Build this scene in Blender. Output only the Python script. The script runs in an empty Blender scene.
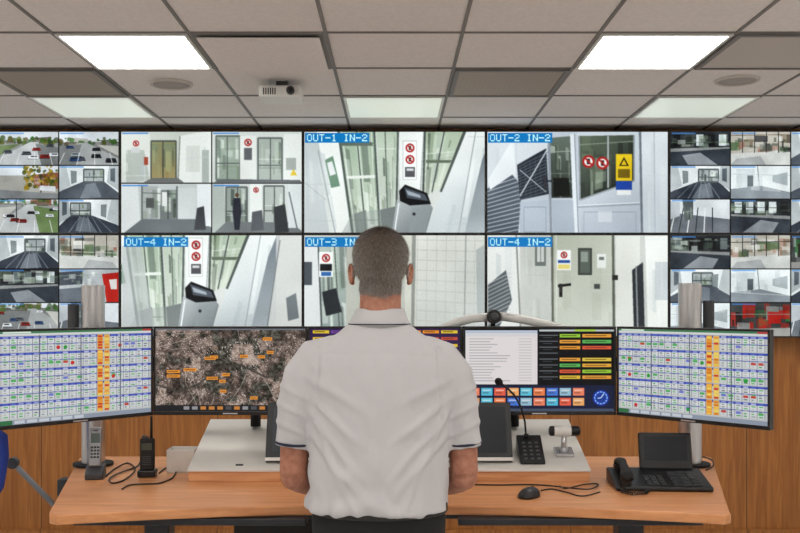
import bpy, bmesh, math, random
import numpy as np
from mathutils import Vector, Matrix, noise as mnoise
random.seed(7); np.random.seed(7)
scene=bpy.context.scene
scene.view_settings.view_transform='Standard'
scene.view_settings.look='None'
F=905.0; VX=394.0; HY=304.0; EYE=1.60
# ---------------------------------------------------------------- utils
def lin(c):
    out=[]
    for v in c[:3]:
        v=v/255.0
        out.append(v/12.92 if v<=0.04045 else ((v+0.055)/1.055)**2.4)
    return out
def linA(a):
    a=np.clip(a/255.0,0,1)
    return np.where(a<=0.04045,a/12.92,((a+0.055)/1.055)**2.4)
MC={}
def mat(name,col,rough=.5,metal=0,spec=.5,noise=0.0,nscale=30,bump=0.0,bscale=60,emit=0,stretch=None):
    if name in MC: return MC[name]
    m=bpy.data.materials.new(name); m.use_nodes=True
    nt=m.node_tree; b=nt.nodes['Principled BSDF']
    L=lin(col)
    b.inputs['Roughness'].default_value=rough
    b.inputs['Metallic'].default_value=metal
    b.inputs['Specular IOR Level'].default_value=spec
    if emit:
        b.inputs['Emission Color'].default_value=(*L,1); b.inputs['Emission Strength'].default_value=emit
    tc=nt.nodes.new('ShaderNodeTexCoord'); mp=nt.nodes.new('ShaderNodeMapping')
    nt.links.new(tc.outputs['Object'],mp.inputs['Vector'])
    if stretch: mp.inputs['Scale'].default_value=stretch
    n=nt.nodes.new('ShaderNodeTexNoise'); n.inputs['Scale'].default_value=nscale; n.inputs['Detail'].default_value=5
    nt.links.new(mp.outputs[0],n.inputs['Vector'])
    nz=noise if noise else 0.03
    r=nt.nodes.new('ShaderNodeValToRGB')
    r.color_ramp.elements[0].position=.3; r.color_ramp.elements[1].position=.7
    r.color_ramp.elements[0].color=(*[max(0,x*(1-nz)) for x in L],1)
    r.color_ramp.elements[1].color=(*[min(1,x*(1+nz)) for x in L],1)
    nt.links.new(n.outputs[0],r.inputs[0]); nt.links.new(r.outputs[0],b.inputs['Base Color'])
    if bump:
        n2=nt.nodes.new('ShaderNodeTexNoise'); n2.inputs['Scale'].default_value=bscale; n2.inputs['Detail'].default_value=4
        nt.links.new(mp.outputs[0],n2.inputs['Vector'])
        bp=nt.nodes.new('ShaderNodeBump'); bp.inputs['Strength'].default_value=bump; bp.inputs['Distance'].default_value=.01
        nt.links.new(n2.outputs[0],bp.inputs['Height']); nt.links.new(bp.outputs[0],b.inputs['Normal'])
    MC[name]=m; return m
def wood(name,c1,c2,scale,rough=.35,seam=None):
    m=bpy.data.materials.new(name); m.use_nodes=True; nt=m.node_tree; b=nt.nodes['Principled BSDF']
    tc=nt.nodes.new('ShaderNodeTexCoord'); mp=nt.nodes.new('ShaderNodeMapping'); mp.inputs['Scale'].default_value=scale
    nt.links.new(tc.outputs['Object'],mp.inputs['Vector'])
    n=nt.nodes.new('ShaderNodeTexNoise'); n.inputs['Scale'].default_value=3; n.inputs['Detail'].default_value=8; n.inputs['Distortion'].default_value=.6
    nt.links.new(mp.outputs[0],n.inputs['Vector'])
    r=nt.nodes.new('ShaderNodeValToRGB'); r.color_ramp.elements[0].position=.32; r.color_ramp.elements[1].position=.68
    r.color_ramp.elements[0].color=(*lin(c1),1); r.color_ramp.elements[1].color=(*lin(c2),1)
    nt.links.new(n.outputs[0],r.inputs[0])
    out=r.outputs[0]
    if seam:
        sx=nt.nodes.new('ShaderNodeSeparateXYZ'); nt.links.new(tc.outputs['Object'],sx.inputs[0])
        md=nt.nodes.new('ShaderNodeMath'); md.operation='PINGPONG'; md.inputs[1].default_value=seam/2
        nt.links.new(sx.outputs[0],md.inputs[0])
        lt=nt.nodes.new('ShaderNodeMath'); lt.operation='LESS_THAN'; lt.inputs[1].default_value=.003
        nt.links.new(md.outputs[0],lt.inputs[0])
        mx=nt.nodes.new('ShaderNodeMixRGB'); mx.inputs[2].default_value=(.08,.04,.015,1)
        nt.links.new(lt.outputs[0],mx.inputs[0]); nt.links.new(out,mx.inputs[1]); out=mx.outputs[0]
    nt.links.new(out,b.inputs['Base Color']); b.inputs['Roughness'].default_value=rough
    return m
def vcolmat(name,emit=0,rough=.3,attr='Col'):
    m=bpy.data.materials.new(name); m.use_nodes=True; nt=m.node_tree; b=nt.nodes['Principled BSDF']
    a=nt.nodes.new('ShaderNodeAttribute'); a.attribute_name=attr
    if emit:
        b.inputs['Base Color'].default_value=(.008,.008,.008,1)
        b.inputs['Specular IOR Level'].default_value=.15
        nt.links.new(a.outputs['Color'],b.inputs['Emission Color']); b.inputs['Emission Strength'].default_value=emit
        m.cycles.emission_sampling='NONE'
    else:
        nt.links.new(a.outputs['Color'],b.inputs['Base Color'])
    b.inputs['Roughness'].default_value=rough
    return m
def empty(name,loc=(0,0,0),rz=0):
    e=bpy.data.objects.new(name,None); e.location=loc; e.rotation_euler=(0,0,rz); e.empty_display_size=.05
    scene.collection.objects.link(e); return e
class G:
    def __init__(s,off=(0,0,0)):
        s.v=[];s.f=[];s.m=[];s.M=Matrix.Translation(-Vector(off))
    def add(s,v,f,mi=0,R=None):
        o=len(s.v)
        for p in v:
            p=Vector(p)
            if R is not None: p=R@p
            s.v.append(tuple(s.M@p))
        for q in f: s.f.append(tuple(i+o for i in q)); s.m.append(mi)
    def box(s,c,d,mi=0,R=None):
        x,y,z=[k/2 for k in d]
        v=[(-x,-y,-z),(x,-y,-z),(x,y,-z),(-x,y,-z),(-x,-y,z),(x,-y,z),(x,y,z),(-x,y,z)]
        f=[(0,3,2,1),(4,5,6,7),(0,1,5,4),(1,2,6,5),(2,3,7,6),(3,0,4,7)]
        T=Matrix.Translation(Vector(c))
        if R is not None: T=T@R.to_4x4()
        s.add(v,f,mi,T); return s
    def box2(s,a,b,mi=0):
        return s.box([(a[i]+b[i])/2 for i in range(3)],[abs(b[i]-a[i]) for i in range(3)],mi)
    def tube(s,pts,rs,n=12,mi=0,flat=1.0,cap=True):
        pts=[Vector(p) for p in pts]
        if not hasattr(rs,'__len__'): rs=[rs]*len(pts)
        v=[];f=[]
        t=(pts[1]-pts[0]).normalized()
        u=t.orthogonal().normalized()
        if abs(t.z)<.9: 
            u=t.cross(Vector((0,0,1))).normalized()
        for i,p in enumerate(pts):
            if i==0: tt=(pts[1]-pts[0])
            elif i==len(pts)-1: tt=pts[-1]-pts[-2]
            else: tt=pts[i+1]-pts[i-1]
            tt.normalize()
            u=(u-tt*u.dot(tt)).normalized(); w=tt.cross(u)
            r=rs[i]; ru,rw=(r if hasattr(r,'__len__') else (r,r*flat))
            for k in range(n):
                a=2*math.pi*k/n
                v.append(p+u*math.cos(a)*ru+w*math.sin(a)*rw)
        for i in range(len(pts)-1):
            for k in range(n):
                f.append((i*n+k,i*n+(k+1)%n,(i+1)*n+(k+1)%n,(i+1)*n+k))
        if cap:
            f.append(tuple(range(n))[::-1]); f.append(tuple((len(pts)-1)*n+k for k in range(n)))
        s.add(v,f,mi); return s
    def cyl(s,a,b,r,r2=None,n=24,mi=0):
        return s.tube([a,b],[r,r if r2 is None else r2],n,mi)
    def ell(s,c,r,mi=0,R=None,nu=20,nv=12,e=1.0):
        v=[];f=[]
        def sp(x): return math.copysign(abs(x)**e,x)
        v.append((0,0,-r[2]))
        for j in range(1,nv):
            ph=-math.pi/2+math.pi*j/nv
            for k in range(nu):
                a=2*math.pi*k/nu
                v.append((r[0]*sp(math.cos(ph))*sp(math.cos(a)),r[1]*sp(math.cos(ph))*sp(math.sin(a)),r[2]*sp(math.sin(ph))))
        v.append((0,0,r[2]))
        for k in range(nu): f.append((0,1+(k+1)%nu,1+k))
        for j in range(nv-2):
            for k in range(nu):
                a=1+j*nu+k;b=1+j*nu+(k+1)%nu
                f.append((a,b,b+nu,a+nu))
        l=len(v)-1;o=1+(nv-2)*nu
        for k in range(nu): f.append((l,o+k,o+(k+1)%nu))
        T=Matrix.Translation(Vector(c))
        if R is not None: T=T@R.to_4x4()
        s.add(v,f,mi,T); return s
    def loftz(s,rings,n=40,mi=0,e=1.0,cap=True):
        v=[];f=[]
        def sp(x): return math.copysign(abs(x)**e,x)
        for (z,cx,cy,rx,ry) in rings:
            for k in range(n):
                a=2*math.pi*k/n
                v.append((cx+rx*sp(math.cos(a)),cy+ry*sp(math.sin(a)),z))
        for i in range(len(rings)-1):
            for k in range(n):
                f.append((i*n+k,i*n+(k+1)%n,(i+1)*n+(k+1)%n,(i+1)*n+k))
        if cap:
            f.append(tuple(range(n))[::-1]); f.append(tuple((len(rings)-1)*n+k for k in range(n)))
        s.add(v,f,mi); return s
    def prism(s,poly,z0,z1,mi=0):
        n=len(poly)
        v=[(x,y,z0) for x,y in poly]+[(x,y,z1) for x,y in poly]
        f=[tuple(range(n))[::-1],tuple(range(n,2*n))]+[(i,(i+1)%n,n+(i+1)%n,n+i) for i in range(n)]
        s.add(v,f,mi); return s
    def prismx(s,prof,x0,x1,mi=0):
        n=len(prof)
        v=[(x0,y,z) for y,z in prof]+[(x1,y,z) for y,z in prof]
        f=[tuple(range(n)),tuple(range(n,2*n))[::-1]]+[((i+1)%n,i,n+i,n+(i+1)%n) for i in range(n)]
        s.add(v,f,mi); return s
    def obj(s,name,mats,parent=None,smooth=False,bevel=0,loc=None,seg=2):
        me=bpy.data.meshes.new(name); me.from_pydata(s.v,[],s.f)
        if not isinstance(mats,(list,tuple)): mats=[mats]
        for m in mats: me.materials.append(m)
        me.polygons.foreach_set('material_index',s.m)
        if smooth: me.polygons.foreach_set('use_smooth',[True]*len(me.polygons))
        bm=bmesh.new(); bm.from_mesh(me); bmesh.ops.recalc_face_normals(bm,faces=bm.faces); bm.to_mesh(me); bm.free()
        o=bpy.data.objects.new(name,me); scene.collection.objects.link(o)
        if parent: o.parent=parent
        if loc: o.location=loc
        if bevel:
            b=o.modifiers.new('b','BEVEL'); b.width=bevel; b.segments=seg; b.limit_method='ANGLE'; b.angle_limit=math.radians(40)
        return o
def fuse(o,vox,it=6,fac=.5):
    m=o.modifiers.new('r','REMESH'); m.mode='VOXEL'; m.voxel_size=vox; m.use_smooth_shade=True
    if it:
        s=o.modifiers.new('s','SMOOTH'); s.iterations=it; s.factor=fac
    dg=bpy.context.evaluated_depsgraph_get(); dg.update()
    ev=o.evaluated_get(dg)
    me=bpy.data.meshes.new_from_object(ev)
    mats=[m for m in o.data.materials]
    o.modifiers.clear(); o.data=me
    if not me.materials:
        for k in mats: me.materials.append(k)
    me.polygons.foreach_set('use_smooth',[True]*len(me.polygons))
    return o
# ---------------------------------------------------------------- screen canvases
FONT={'O':["01110","10001","10001","10001","10001","10001","01110"],'U':["10001"]*6+["01110"],
'T':["11111"]+["00100"]*6,'I':["01110"]+["00100"]*5+["01110"],'N':["10001","11001","11001","10101","10011","10011","10001"],
'-':["00000","00000","00000","11111","00000","00000","00000"],' ':["00000"]*7,
'1':["00100","01100","00100","00100","00100","00100","01110"],'2':["01110","10001","00001","00110","01000","10000","11111"],
'3':["11110","00001","00001","01110","00001","00001","11110"],'4':["00010","00110","01010","10010","11111","00010","00010"]}
def upnoise(ny,nx,cell,rng):
    gy=int(ny/cell)+3; gx=int(nx/cell)+3
    g=rng.random((gy,gx))
    y=np.arange(ny)/cell; x=np.arange(nx)/cell
    yi=y.astype(int); xi=x.astype(int); fy=(y-yi)[:,None]; fx=(x-xi)[None,:]
    fy=fy*fy*(3-2*fy); fx=fx*fx*(3-2*fx)
    a=g[yi][:,xi];b=g[yi][:,xi+1];c=g[yi+1][:,xi];d=g[yi+1][:,xi+1]
    return (a*(1-fx)+b*fx)*(1-fy)+(c*(1-fx)+d*fx)*fy
class Canvas:
    def __init__(s,x0,y0,x1,y1,sc=2,bg=(0,0,0)):
        s.sc=sc; s.nx=int(round((x1-x0)*sc))+1; s.ny=int(round((y1-y0)*sc))+1
        s.X=np.linspace(x0,x1,s.nx); s.Y=np.linspace(y0,y1,s.ny)
        s.a=np.zeros((s.ny,s.nx,3))+np.array(bg,float); s.T=(1,0,0,1); s.clip=None
    def t(s,p):
        k=s.T; return (p[0]*k[0]+k[1],p[1]*k[3]+k[2])
    def _rng(s,x0,y0,x1,y1):
        if s.clip: x0=max(x0,s.clip[0]);y0=max(y0,s.clip[1]);x1=min(x1,s.clip[2]);y1=min(y1,s.clip[3])
        i0=np.searchsorted(s.X,x0);i1=np.searchsorted(s.X,x1,'right');j0=np.searchsorted(s.Y,y0);j1=np.searchsorted(s.Y,y1,'right')
        return i0,i1,j0,j1
    def poly(s,pts,col,al=1.0,grad=None):
        pts=[s.t(p) for p in pts]
        xs=[p[0] for p in pts];ys=[p[1] for p in pts]
        i0,i1,j0,j1=s._rng(min(xs)-.5,min(ys)-.5,max(xs)+.5,max(ys)+.5)
        if i1<=i0 or j1<=j0: return
        XX,YY=np.meshgrid(s.X[i0:i1],s.Y[j0:j1])
        cov=np.zeros(XX.shape); d=.25/s.sc
        for ox in(-d,d):
            for oy in(-d,d):
                ins=np.zeros(XX.shape,bool); x=XX+ox;y=YY+oy
                n=len(pts)
                for k in range(n):
                    (ax,ay),(bx,by)=pts[k],pts[(k+1)%n]
                    if ay==by: continue
                    c=((ay>y)!=(by>y))&(x<(bx-ax)*(y-ay)/(by-ay)+ax)
                    ins^=c
                cov+=ins*.25
        cov=(cov*al)[...,None]
        C=np.array(col,float)
        if grad is not None:
            c2,(ax,ay),(bx,by)=grad; ax,ay=s.t((ax,ay));bx,by=s.t((bx,by))
            t=((XX-ax)*(bx-ax)+(YY-ay)*(by-ay))/((bx-ax)**2+(by-ay)**2); t=np.clip(t,0,1)[...,None]
            C=C*(1-t)+np.array(c2,float)*t
        s.a[j0:j1,i0:i1]=s.a[j0:j1,i0:i1]*(1-cov)+C*cov
    def rect(s,x0,y0,x1,y1,col,al=1.0,grad=None): s.poly([(x0,y0),(x1,y0),(x1,y1),(x0,y1)],col,al,grad)
    def line(s,a,b,w,col,al=1.0):
        dx,dy=b[0]-a[0],b[1]-a[1];l=math.hypot(dx,dy) or 1;nx,ny=-dy/l*w/2,dx/l*w/2
        s.poly([(a[0]+nx,a[1]+ny),(b[0]+nx,b[1]+ny),(b[0]-nx,b[1]-ny),(a[0]-nx,a[1]-ny)],col,al)
    def frame(s,x0,y0,x1,y1,w,col,al=1.0):
        s.line((x0,y0),(x1,y0),w,col,al);s.line((x0,y1),(x1,y1),w,col,al);s.line((x0,y0),(x0,y1),w,col,al);s.line((x1,y0),(x1,y1),w,col,al)
    def circ(s,x,y,r,col,al=1.0,n=18): s.poly([(x+r*math.cos(2*math.pi*k/n),y+r*math.sin(2*math.pi*k/n)) for k in range(n)],col,al)
    def sign(s,x,y,r): s.circ(x,y,r,(176,44,46));s.circ(x,y,r*.66,(232,226,222));s.rect(x-r*.25,y-r*.45,x+r*.25,y+r*.45,(60,44,44));s.line((x-r*.6,y-r*.6),(x+r*.6,y+r*.6),r*.25,(176,44,46))
    def panes(s,A,B,C,D,n,pal,seed,al=.55,frames=None,hz=2):
        R=random.Random(seed)
        def Q(u,v):
            return ((A[0]*(1-u)+B[0]*u)*(1-v)+(D[0]*(1-u)+C[0]*u)*v,(A[1]*(1-u)+B[1]*u)*(1-v)+(D[1]*(1-u)+C[1]*u)*v)
        for k in range(n):
            u=R.random();w=R.uniform(.03,.22);v0=R.uniform(0,.75);v1=min(1,v0+R.uniform(.12,.6)); u2=min(1,u+w)
            s.poly([Q(u,v0),Q(u2,v0+.02),Q(u2,v1),Q(u,v1)],R.choice(pal),al*R.uniform(.4,1))
        for k in range(hz):
            v=R.random(); s.line(Q(0,v),Q(1,v),.8,R.choice(pal),al)
        if frames:
            for P,q in((A,B),(B,C),(C,D),(D,A)): s.line(P,q,1.5,frames)
            m=R.uniform(.45,.6); s.line(Q(m,0),Q(m,1),1.1,frames); s.line(Q(0,.62),Q(1,.62),1.2,frames)
    def blur(s,it=1):
        for _ in range(it):
            for ax in(0,1):
                p=np.concatenate([s.a.take([0],ax),s.a,s.a.take([-1],ax)],ax)
                n=s.a.shape[ax]
                s.a=(p.take(range(0,n),ax)+2*p.take(range(1,n+1),ax)+p.take(range(2,n+2),ax))/4
    def noise(s,x0,y0,x1,y1,amp,cell,seed=1,col=None,oct=2):
        (x0,y0),(x1,y1)=s.t((x0,y0)),s.t((x1,y1))
        i0,i1,j0,j1=s._rng(x0,y0,x1,y1)
        if i1<=i0 or j1<=j0: return
        rng=np.random.default_rng(seed)
        n=rng.normal(0,.30,(j1-j0,i1-i0))+1.5*(upnoise(j1-j0,i1-i0,(x1-x0)*s.sc/3.5,rng)-.5)+.9*(upnoise(j1-j0,i1-i0,(x1-x0)*s.sc/9,rng)-.5)
        s.a[j0:j1,i0:i1]+=amp*2*n[...,None]
    def text(s,x,y,t,px,py,col):
        for ch in t:
            g=FONT.get(ch,FONT[' '])
            for r,row in enumerate(g):
                c=0
                while c<5:
                    if row[c]=='1':
                        e=c
                        while e<5 and row[e]=='1': e+=1
                        s.rect(x+c*px,y+r*py,x+e*px,y+(r+1)*py,col); c=e
                    else: c+=1
            x+=px*6
    def mesh(s,name,W,H,mt,parent,y=0,tilt=None,org=(0,0,0)):
        nx,ny=s.nx,s.ny
        gx=np.linspace(-W/2,W/2,nx);gz=np.linspace(H/2,-H/2,ny)
        XX,ZZ=np.meshgrid(gx,gz)
        co=np.stack([XX.ravel(),np.full(nx*ny,y),ZZ.ravel()],1).astype(np.float32)
        if tilt is not None:
            R=np.array(tilt.to_3x3()); co=(co@R.T).astype(np.float32)
        co=co+np.array(org,np.float32)
        idx=np.arange(nx*ny).reshape(ny,nx)
        q=np.stack([idx[:-1,:-1],idx[1:,:-1],idx[1:,1:],idx[:-1,1:]],-1).reshape(-1,4).astype(np.int32)
        me=bpy.data.meshes.new(name); nf=len(q)
        me.vertices.add(nx*ny); me.vertices.foreach_set('co',co.ravel())
        me.loops.add(nf*4); me.loops.foreach_set('vertex_index',q.ravel())
        me.polygons.add(nf); me.polygons.foreach_set('loop_start',np.arange(0,nf*4,4,dtype=np.int32))
        try: me.polygons.foreach_set('loop_total',np.full(nf,4,dtype=np.int32))
        except Exception: pass
        me.update(calc_edges=True)
        at=me.attributes.new('Col','FLOAT_COLOR','POINT')
        c=np.ones((nx*ny,4),np.float32); c[:,:3]=linA(s.a).reshape(-1,3)
        at.data.foreach_set('color',c.ravel())
        me.materials.append(mt)
        o=bpy.data.objects.new(name,me); scene.collection.objects.link(o); o.parent=parent
        return o
# ---------------------------------------------------------------- materials
M_screen=vcolmat('display_image',emit=.92,rough=.35)
M_screen_wall=vcolmat('wall_display_image',emit=1.0,rough=.5)
M_black=mat('black_plastic',(22,22,24),.4)
M_blackm=mat('black_matte',(14,14,15),.7)
M_dgrey=mat('dark_grey_plastic',(60,62,66),.45)
M_silver=mat('brushed_steel',(205,205,208),.3,metal=.9,noise=.08,stretch=(1,1,.05),nscale=200)
M_white=mat('white_plastic',(225,225,222),.4)
M_cons=mat('console_laminate',(222,218,212),.4,noise=.03,nscale=8)
M_desk=wood('desk_wood',(198,130,80),(224,158,106),(1.2,14,14),.36)
M_edge=wood('desk_edge_wood',(204,140,92),(230,172,124),(1.2,14,14),.4)
M_wallwood=wood('wall_wood_veneer',(146,88,38),(180,118,56),(16,16,.9),.45,seam=1.2)
M_ceil=mat('ceiling_tile',(226,221,219),.92,noise=.05,nscale=60,bump=.12,bscale=300)
M_grid=mat('ceiling_grid_metal',(120,117,115),.6)
M_wall=mat('painted_wall',(232,229,226),.85,noise=.03,nscale=4)
M_floor=mat('linoleum_floor',(222,219,215),.6,noise=.05,nscale=50)
M_lamp=mat('light_diffuser_bright',(255,252,246),.5,emit=13.0)
M_lamp2=mat('light_diffuser_dim',(200,208,198),.4,emit=.72,noise=.12,nscale=6)
M_cable=mat('cable_rubber',(18,18,20),.5)
# ---------------------------------------------------------------- room
H=2.79; X0,X1,Y0,Y1=-3.7,3.7,-3.24,6.16
G().box2((X0-.1,Y0-.1,-.1),(X1+.1,Y1+.1,0)).obj('floor',M_floor)
G().box2((X0-.1,Y1,0),(X1+.1,Y1+.1,H)).obj('wall_north',M_wallwood)
G().box2((X0-.1,Y0-.1,0),(X1+.1,Y0,H)).obj('wall_south',M_wall)
G().box2((X0-.1,Y0,0),(X0,Y1,H)).obj('wall_west',M_wall)
G().box2((X1,Y0,0),(X1+.1,Y1,H)).obj('wall_east',M_wall)
G().box2((X0,Y1-.02,0),(X1,Y1,.07)).obj('baseboard_north',M_wallwood)
ceil=G().box2((X0-.1,Y0-.1,H),(X1+.1,Y1+.1,H+.08)).obj('ceiling',M_ceil)
g=G()
xs=[-.3+.6*k for k in range(-6,8) if X0<-.3+.6*k<X1]
ys=[5.76-.6*k for k in range(0,16) if 5.76-.6*k>Y0]
for x in xs: g.box2((x-.008,Y0,H-.005),(x+.008,Y1,H+.001))
for y in ys: g.box2((X0,y-.008,H-.0045),(X1,y+.008,H+.001))
o=g.obj('ceiling_grid',M_grid,ceil)
def lamp(x0,y0,m):
    cx,cy=x0+.3,y0+.3
    e=empty('ceiling_light_panel',(cx,cy,H))
    g=G()
    for (a,b) in [((-.29,-.29),(.29,-.275)),((-.29,.275),(.29,.29)),((-.29,-.275),(-.275,.275)),((.275,-.275),(.29,.275))]:
        g.box2((a[0],a[1],-.012),(b[0],b[1],-.0005))
    g.obj('frame',M_white,e)
    G().box2((-.274,-.274,-.008),(.274,.274,-.0008)).obj('diffuser',m,e)
for x in (-1.5,.9):
    lamp(x,3.96,M_lamp)
    for y in (1.56,-.84,-2.64): lamp(x,y,M_lamp)  # unseen rows towards and behind the camera, added for frontal light
for x in (-.3,1.5,-2.1): lamp(x,5.16,M_lamp2)
for x in (-3.3,2.7): lamp(x,1.56,M_lamp); lamp(x,3.96,M_lamp)
lamp(-.3,.36,M_lamp)  # another unseen camera-side panel, added for frontal light
def perf(name,c1,c2,sc):
    m=bpy.data.materials.new(name); m.use_nodes=True; nt=m.node_tree; b=nt.nodes['Principled BSDF']
    tc=nt.nodes.new('ShaderNodeTexCoord'); v=nt.nodes.new('ShaderNodeTexVoronoi'); v.inputs['Scale'].default_value=sc; v.inputs['Randomness'].default_value=0
    nt.links.new(tc.outputs['Object'],v.inputs['Vector'])
    r=nt.nodes.new('ShaderNodeValToRGB'); r.color_ramp.elements[0].position=.3;r.color_ramp.elements[1].position=.42
    r.color_ramp.elements[0].color=(*lin(c2),1); r.color_ramp.elements[1].color=(*lin(c1),1)
    nt.links.new(v.outputs['Distance'],r.inputs[0]); nt.links.new(r.outputs[0],b.inputs['Base Color']); b.inputs['Roughness'].default_value=.6
    return m
M_perf=perf('perforated_metal_dark',(160,150,138),(50,46,42),42)
M_perf2=perf('perforated_metal_light',(190,184,178),(84,80,76),42)
def vent(x0,y0,m,name='ceiling_vent'):
    e=empty(name,(x0+.3,y0+.3,H)); g=G()
    for (a,b) in [((-.29,-.29),(.29,-.268)),((-.29,.268),(.29,.29)),((-.29,-.268),(-.268,.268)),((.268,-.268),(.29,.268))]:
        g.box2((a[0],a[1],-.014),(b[0],b[1],-.0005))
    g.obj('frame',M_grid,e); G().box2((-.267,-.267,-.009),(.267,.267,-.0008)).obj('grille',m,e)
vent(-2.1,4.56,M_perf); vent(.3,4.56,M_perf); vent(1.5,3.96,M_perf2)
e=empty('ceiling_air_diffuser',(-.6,4.26,H))
G().box2((-.29,-.29,-.005),(.29,.29,-.0005)).obj('frame',M_grid,e)
G().box2((-.272,-.272,-.022),(.272,.272,-.014)).obj('plate',M_ceil,e,bevel=.003)
g=G()
for sx in(-.2,.2):
    for sy in(-.2,.2): g.cyl((sx,sy,-.015),(sx,sy,-.004),.008,n=8)
g.obj('spacers',M_grid,e)
def speaker(x,y):
    e=empty('ceiling_speaker',(x,y,H))
    g=G(); g.loftz([(-.0008,0,0,.115,.115),(-.010,0,0,.113,.113),(-.014,0,0,.104,.104),(-.010,0,0,.096,.096),(-.006,0,0,.095,.095)],n=40,cap=False); g.obj('ring',mat('speaker_rim',(196,190,184),.5),e,smooth=True)
    g=G(); g.loftz([(-.0008,0,0,.095,.095),(-.007,0,0,.094,.094),(-.010,0,0,.05,.05),(-.0105,0,0,.01,.01)],n=40); g.obj('grille',mat('speaker_mesh',(165,160,155),.8,noise=.3,nscale=400),e,smooth=True)
speaker(-1.2,4.88); speaker(1.82,4.80)
e=empty('projector',(-.60,4.86,H))
G().box2((-.03,-.03,-.03),(.03,.03,-.0005)).cyl((0,0,-.05),(0,0,-.03),.02).obj('mount',M_dgrey,e,bevel=.002)
G().box2((-.115,-.09,-.098),(.105,.10,-.035)).obj('body',M_white,e,bevel=.012,seg=3)
g=G(); g.cyl((.055,-.108,-.066),(.055,-.085,-.066),.022); g.obj('lens_ring',M_dgrey,e)
g=G(); g.ell((.055,-.106,-.066),(.015,.006,.015)); g.obj('lens',mat('lens_glass',(10,10,20),.05),e,smooth=True)
g=G()
for k in range(6): g.box2((-.09+k*.012,-.0915,-.085),(-.084+k*.012,-.089,-.05))
g.obj('vents',M_blackm,e)
# ---------------------------------------------------------------- video wall
PW,PH=183.0,103.5; SC=F/6.0
GL=[(226,232,222),(150,166,150),(96,108,100),(186,200,182),(60,68,64),(240,242,236),(128,142,120)]
WH=[(236,238,236),(196,202,204),(216,220,220),(180,188,190),(226,228,224)]
def hallway(c):
    c.rect(300,128,490,236,(212,214,210))
    c.poly([(300,128),(338,128),(352,236),(300,236)],(188,194,194),grad=((222,224,220),(304,131),(345,234)))
    c.poly([(316,128),(338,128),(354,210),(346,236),(336,236)],(234,236,232))
    c.poly([(304,150),(318,160),(330,236),(304,236)],(196,200,200)); c.line((318,150),(336,236),1,(160,166,168)); c.line((304,182),(326,200),.8,(170,176,178))
    c.panes((304,131),(322,131),(338,236),(304,236),7,WH,3,.5)
    c.poly([(325,160),(333,156),(340,186),(331,188)],(120,150,130)); c.poly([(327,163),(332,161),(336,174),(330,176)],(225,225,225))
    c.poly([(338,128),(374,128),(380,236),(352,236)],(166,184,162),grad=((206,214,198),(350,131),(360,234)))
    c.panes((339,128),(373,128),(379,236),(353,236),22,GL,5,.6)
    for a,b,w in [((338,128),(353,236),2.6),((374,128),(380,236),2.2),((356,128),(366,236),1.4)]: c.line(a,b,w,(98,108,102))
    c.line((341,128),(356,236),.8,(220,226,220)); c.line((371,128),(377,236),.8,(215,222,214))
    c.poly([(340,142),(372,142),(373,146),(341,146)],(110,120,110)); c.poly([(346,176),(375,175),(375,178),(347,179)],(228,232,224))
    c.poly([(376,128),(398,128),(396,236),(382,236)],(186,198,180),grad=((214,218,210),(385,131),(388,234)))
    c.panes((377,128),(397,128),(395,236),(382,236),16,GL,6,.6)
    c.line((385,128),(388,236),1.2,(110,120,110)); c.line((398,128),(396,236),2.2,(104,112,108))
    c.poly([(380,210),(397,206),(396,236),(382,236)],(110,116,114)); c.poly([(354,214),(366,210),(368,236),(356,236)],(120,128,124),.8)
    c.poly([(399,128),(424,128),(420,195),(400,205)],(230,232,228),grad=((240,242,238),(399,130),(424,130))); c.line((424,128),(420,198),1,(170,174,172))
    c.poly([(403,141),(417,141),(416,179),(403,180)],(246,246,242)); c.frame(403,141,416.5,179.5,.5,(180,180,178))
    c.sign(410,148,4.6); c.sign(410,159.5,4.6); c.rect(405,167,415,177,(70,70,76),.85); c.rect(406.5,168.5,413.5,171,(210,210,210))
    c.poly([(425,128),(466,128),(442,188),(424,196)],(176,190,166),grad=((208,214,200),(430,131),(440,190)))
    c.panes((426,128),(464,128),(441,190),(425,196),22,GL,8,.6)
    for a,b,w in [((425,128),(423,200),2.2),((466,128),(441,192),3),((445,128),(432,192),1.4)]: c.line(a,b,w,(94,102,98))
    c.line((469,128),(444,192),.8,(224,228,226)); c.poly([(426,160),(452,160),(450,163),(426,163)],(110,120,104))
    c.poly([(468,128),(490,128),(490,236),(424,236),(442,192)],(232,234,232),grad=((186,192,194),(450,150),(486,234)))
    c.panes((470,131),(486,131),(480,236),(440,236),6,WH,9,.45)
    c.line((476,130),(458,236),1,(164,170,172))
    c.poly([(482,160),(490,140),(490,236),(464,236)],(128,136,142),grad=((172,178,182),(470,160),(486,234)))
    c.poly([(340,236),(352,214),(398,206),(392,236)],(150,156,154),.4)
    c.poly([(397,200),(404,192),(427,200),(433,208),(425,236),(391,236)],(186,190,190),grad=((116,122,124),(400,200),(425,234))); c.poly([(412,208),(431,207),(425,236),(408,236)],(150,156,158),.7)
    c.poly([(399,191),(405,184.5),(427,193),(431,204),(410,205.5),(400,201)],(36,38,42)); c.poly([(404,187),(425,194.5),(428,201),(407,198)],(92,98,106)); c.poly([(406,190),(420,195),(421,198),(408,195)],(170,178,186)); c.line((399,203),(394,236),1.3,(232,236,236)); c.circ(414,214,1.6,(60,60,64))
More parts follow.
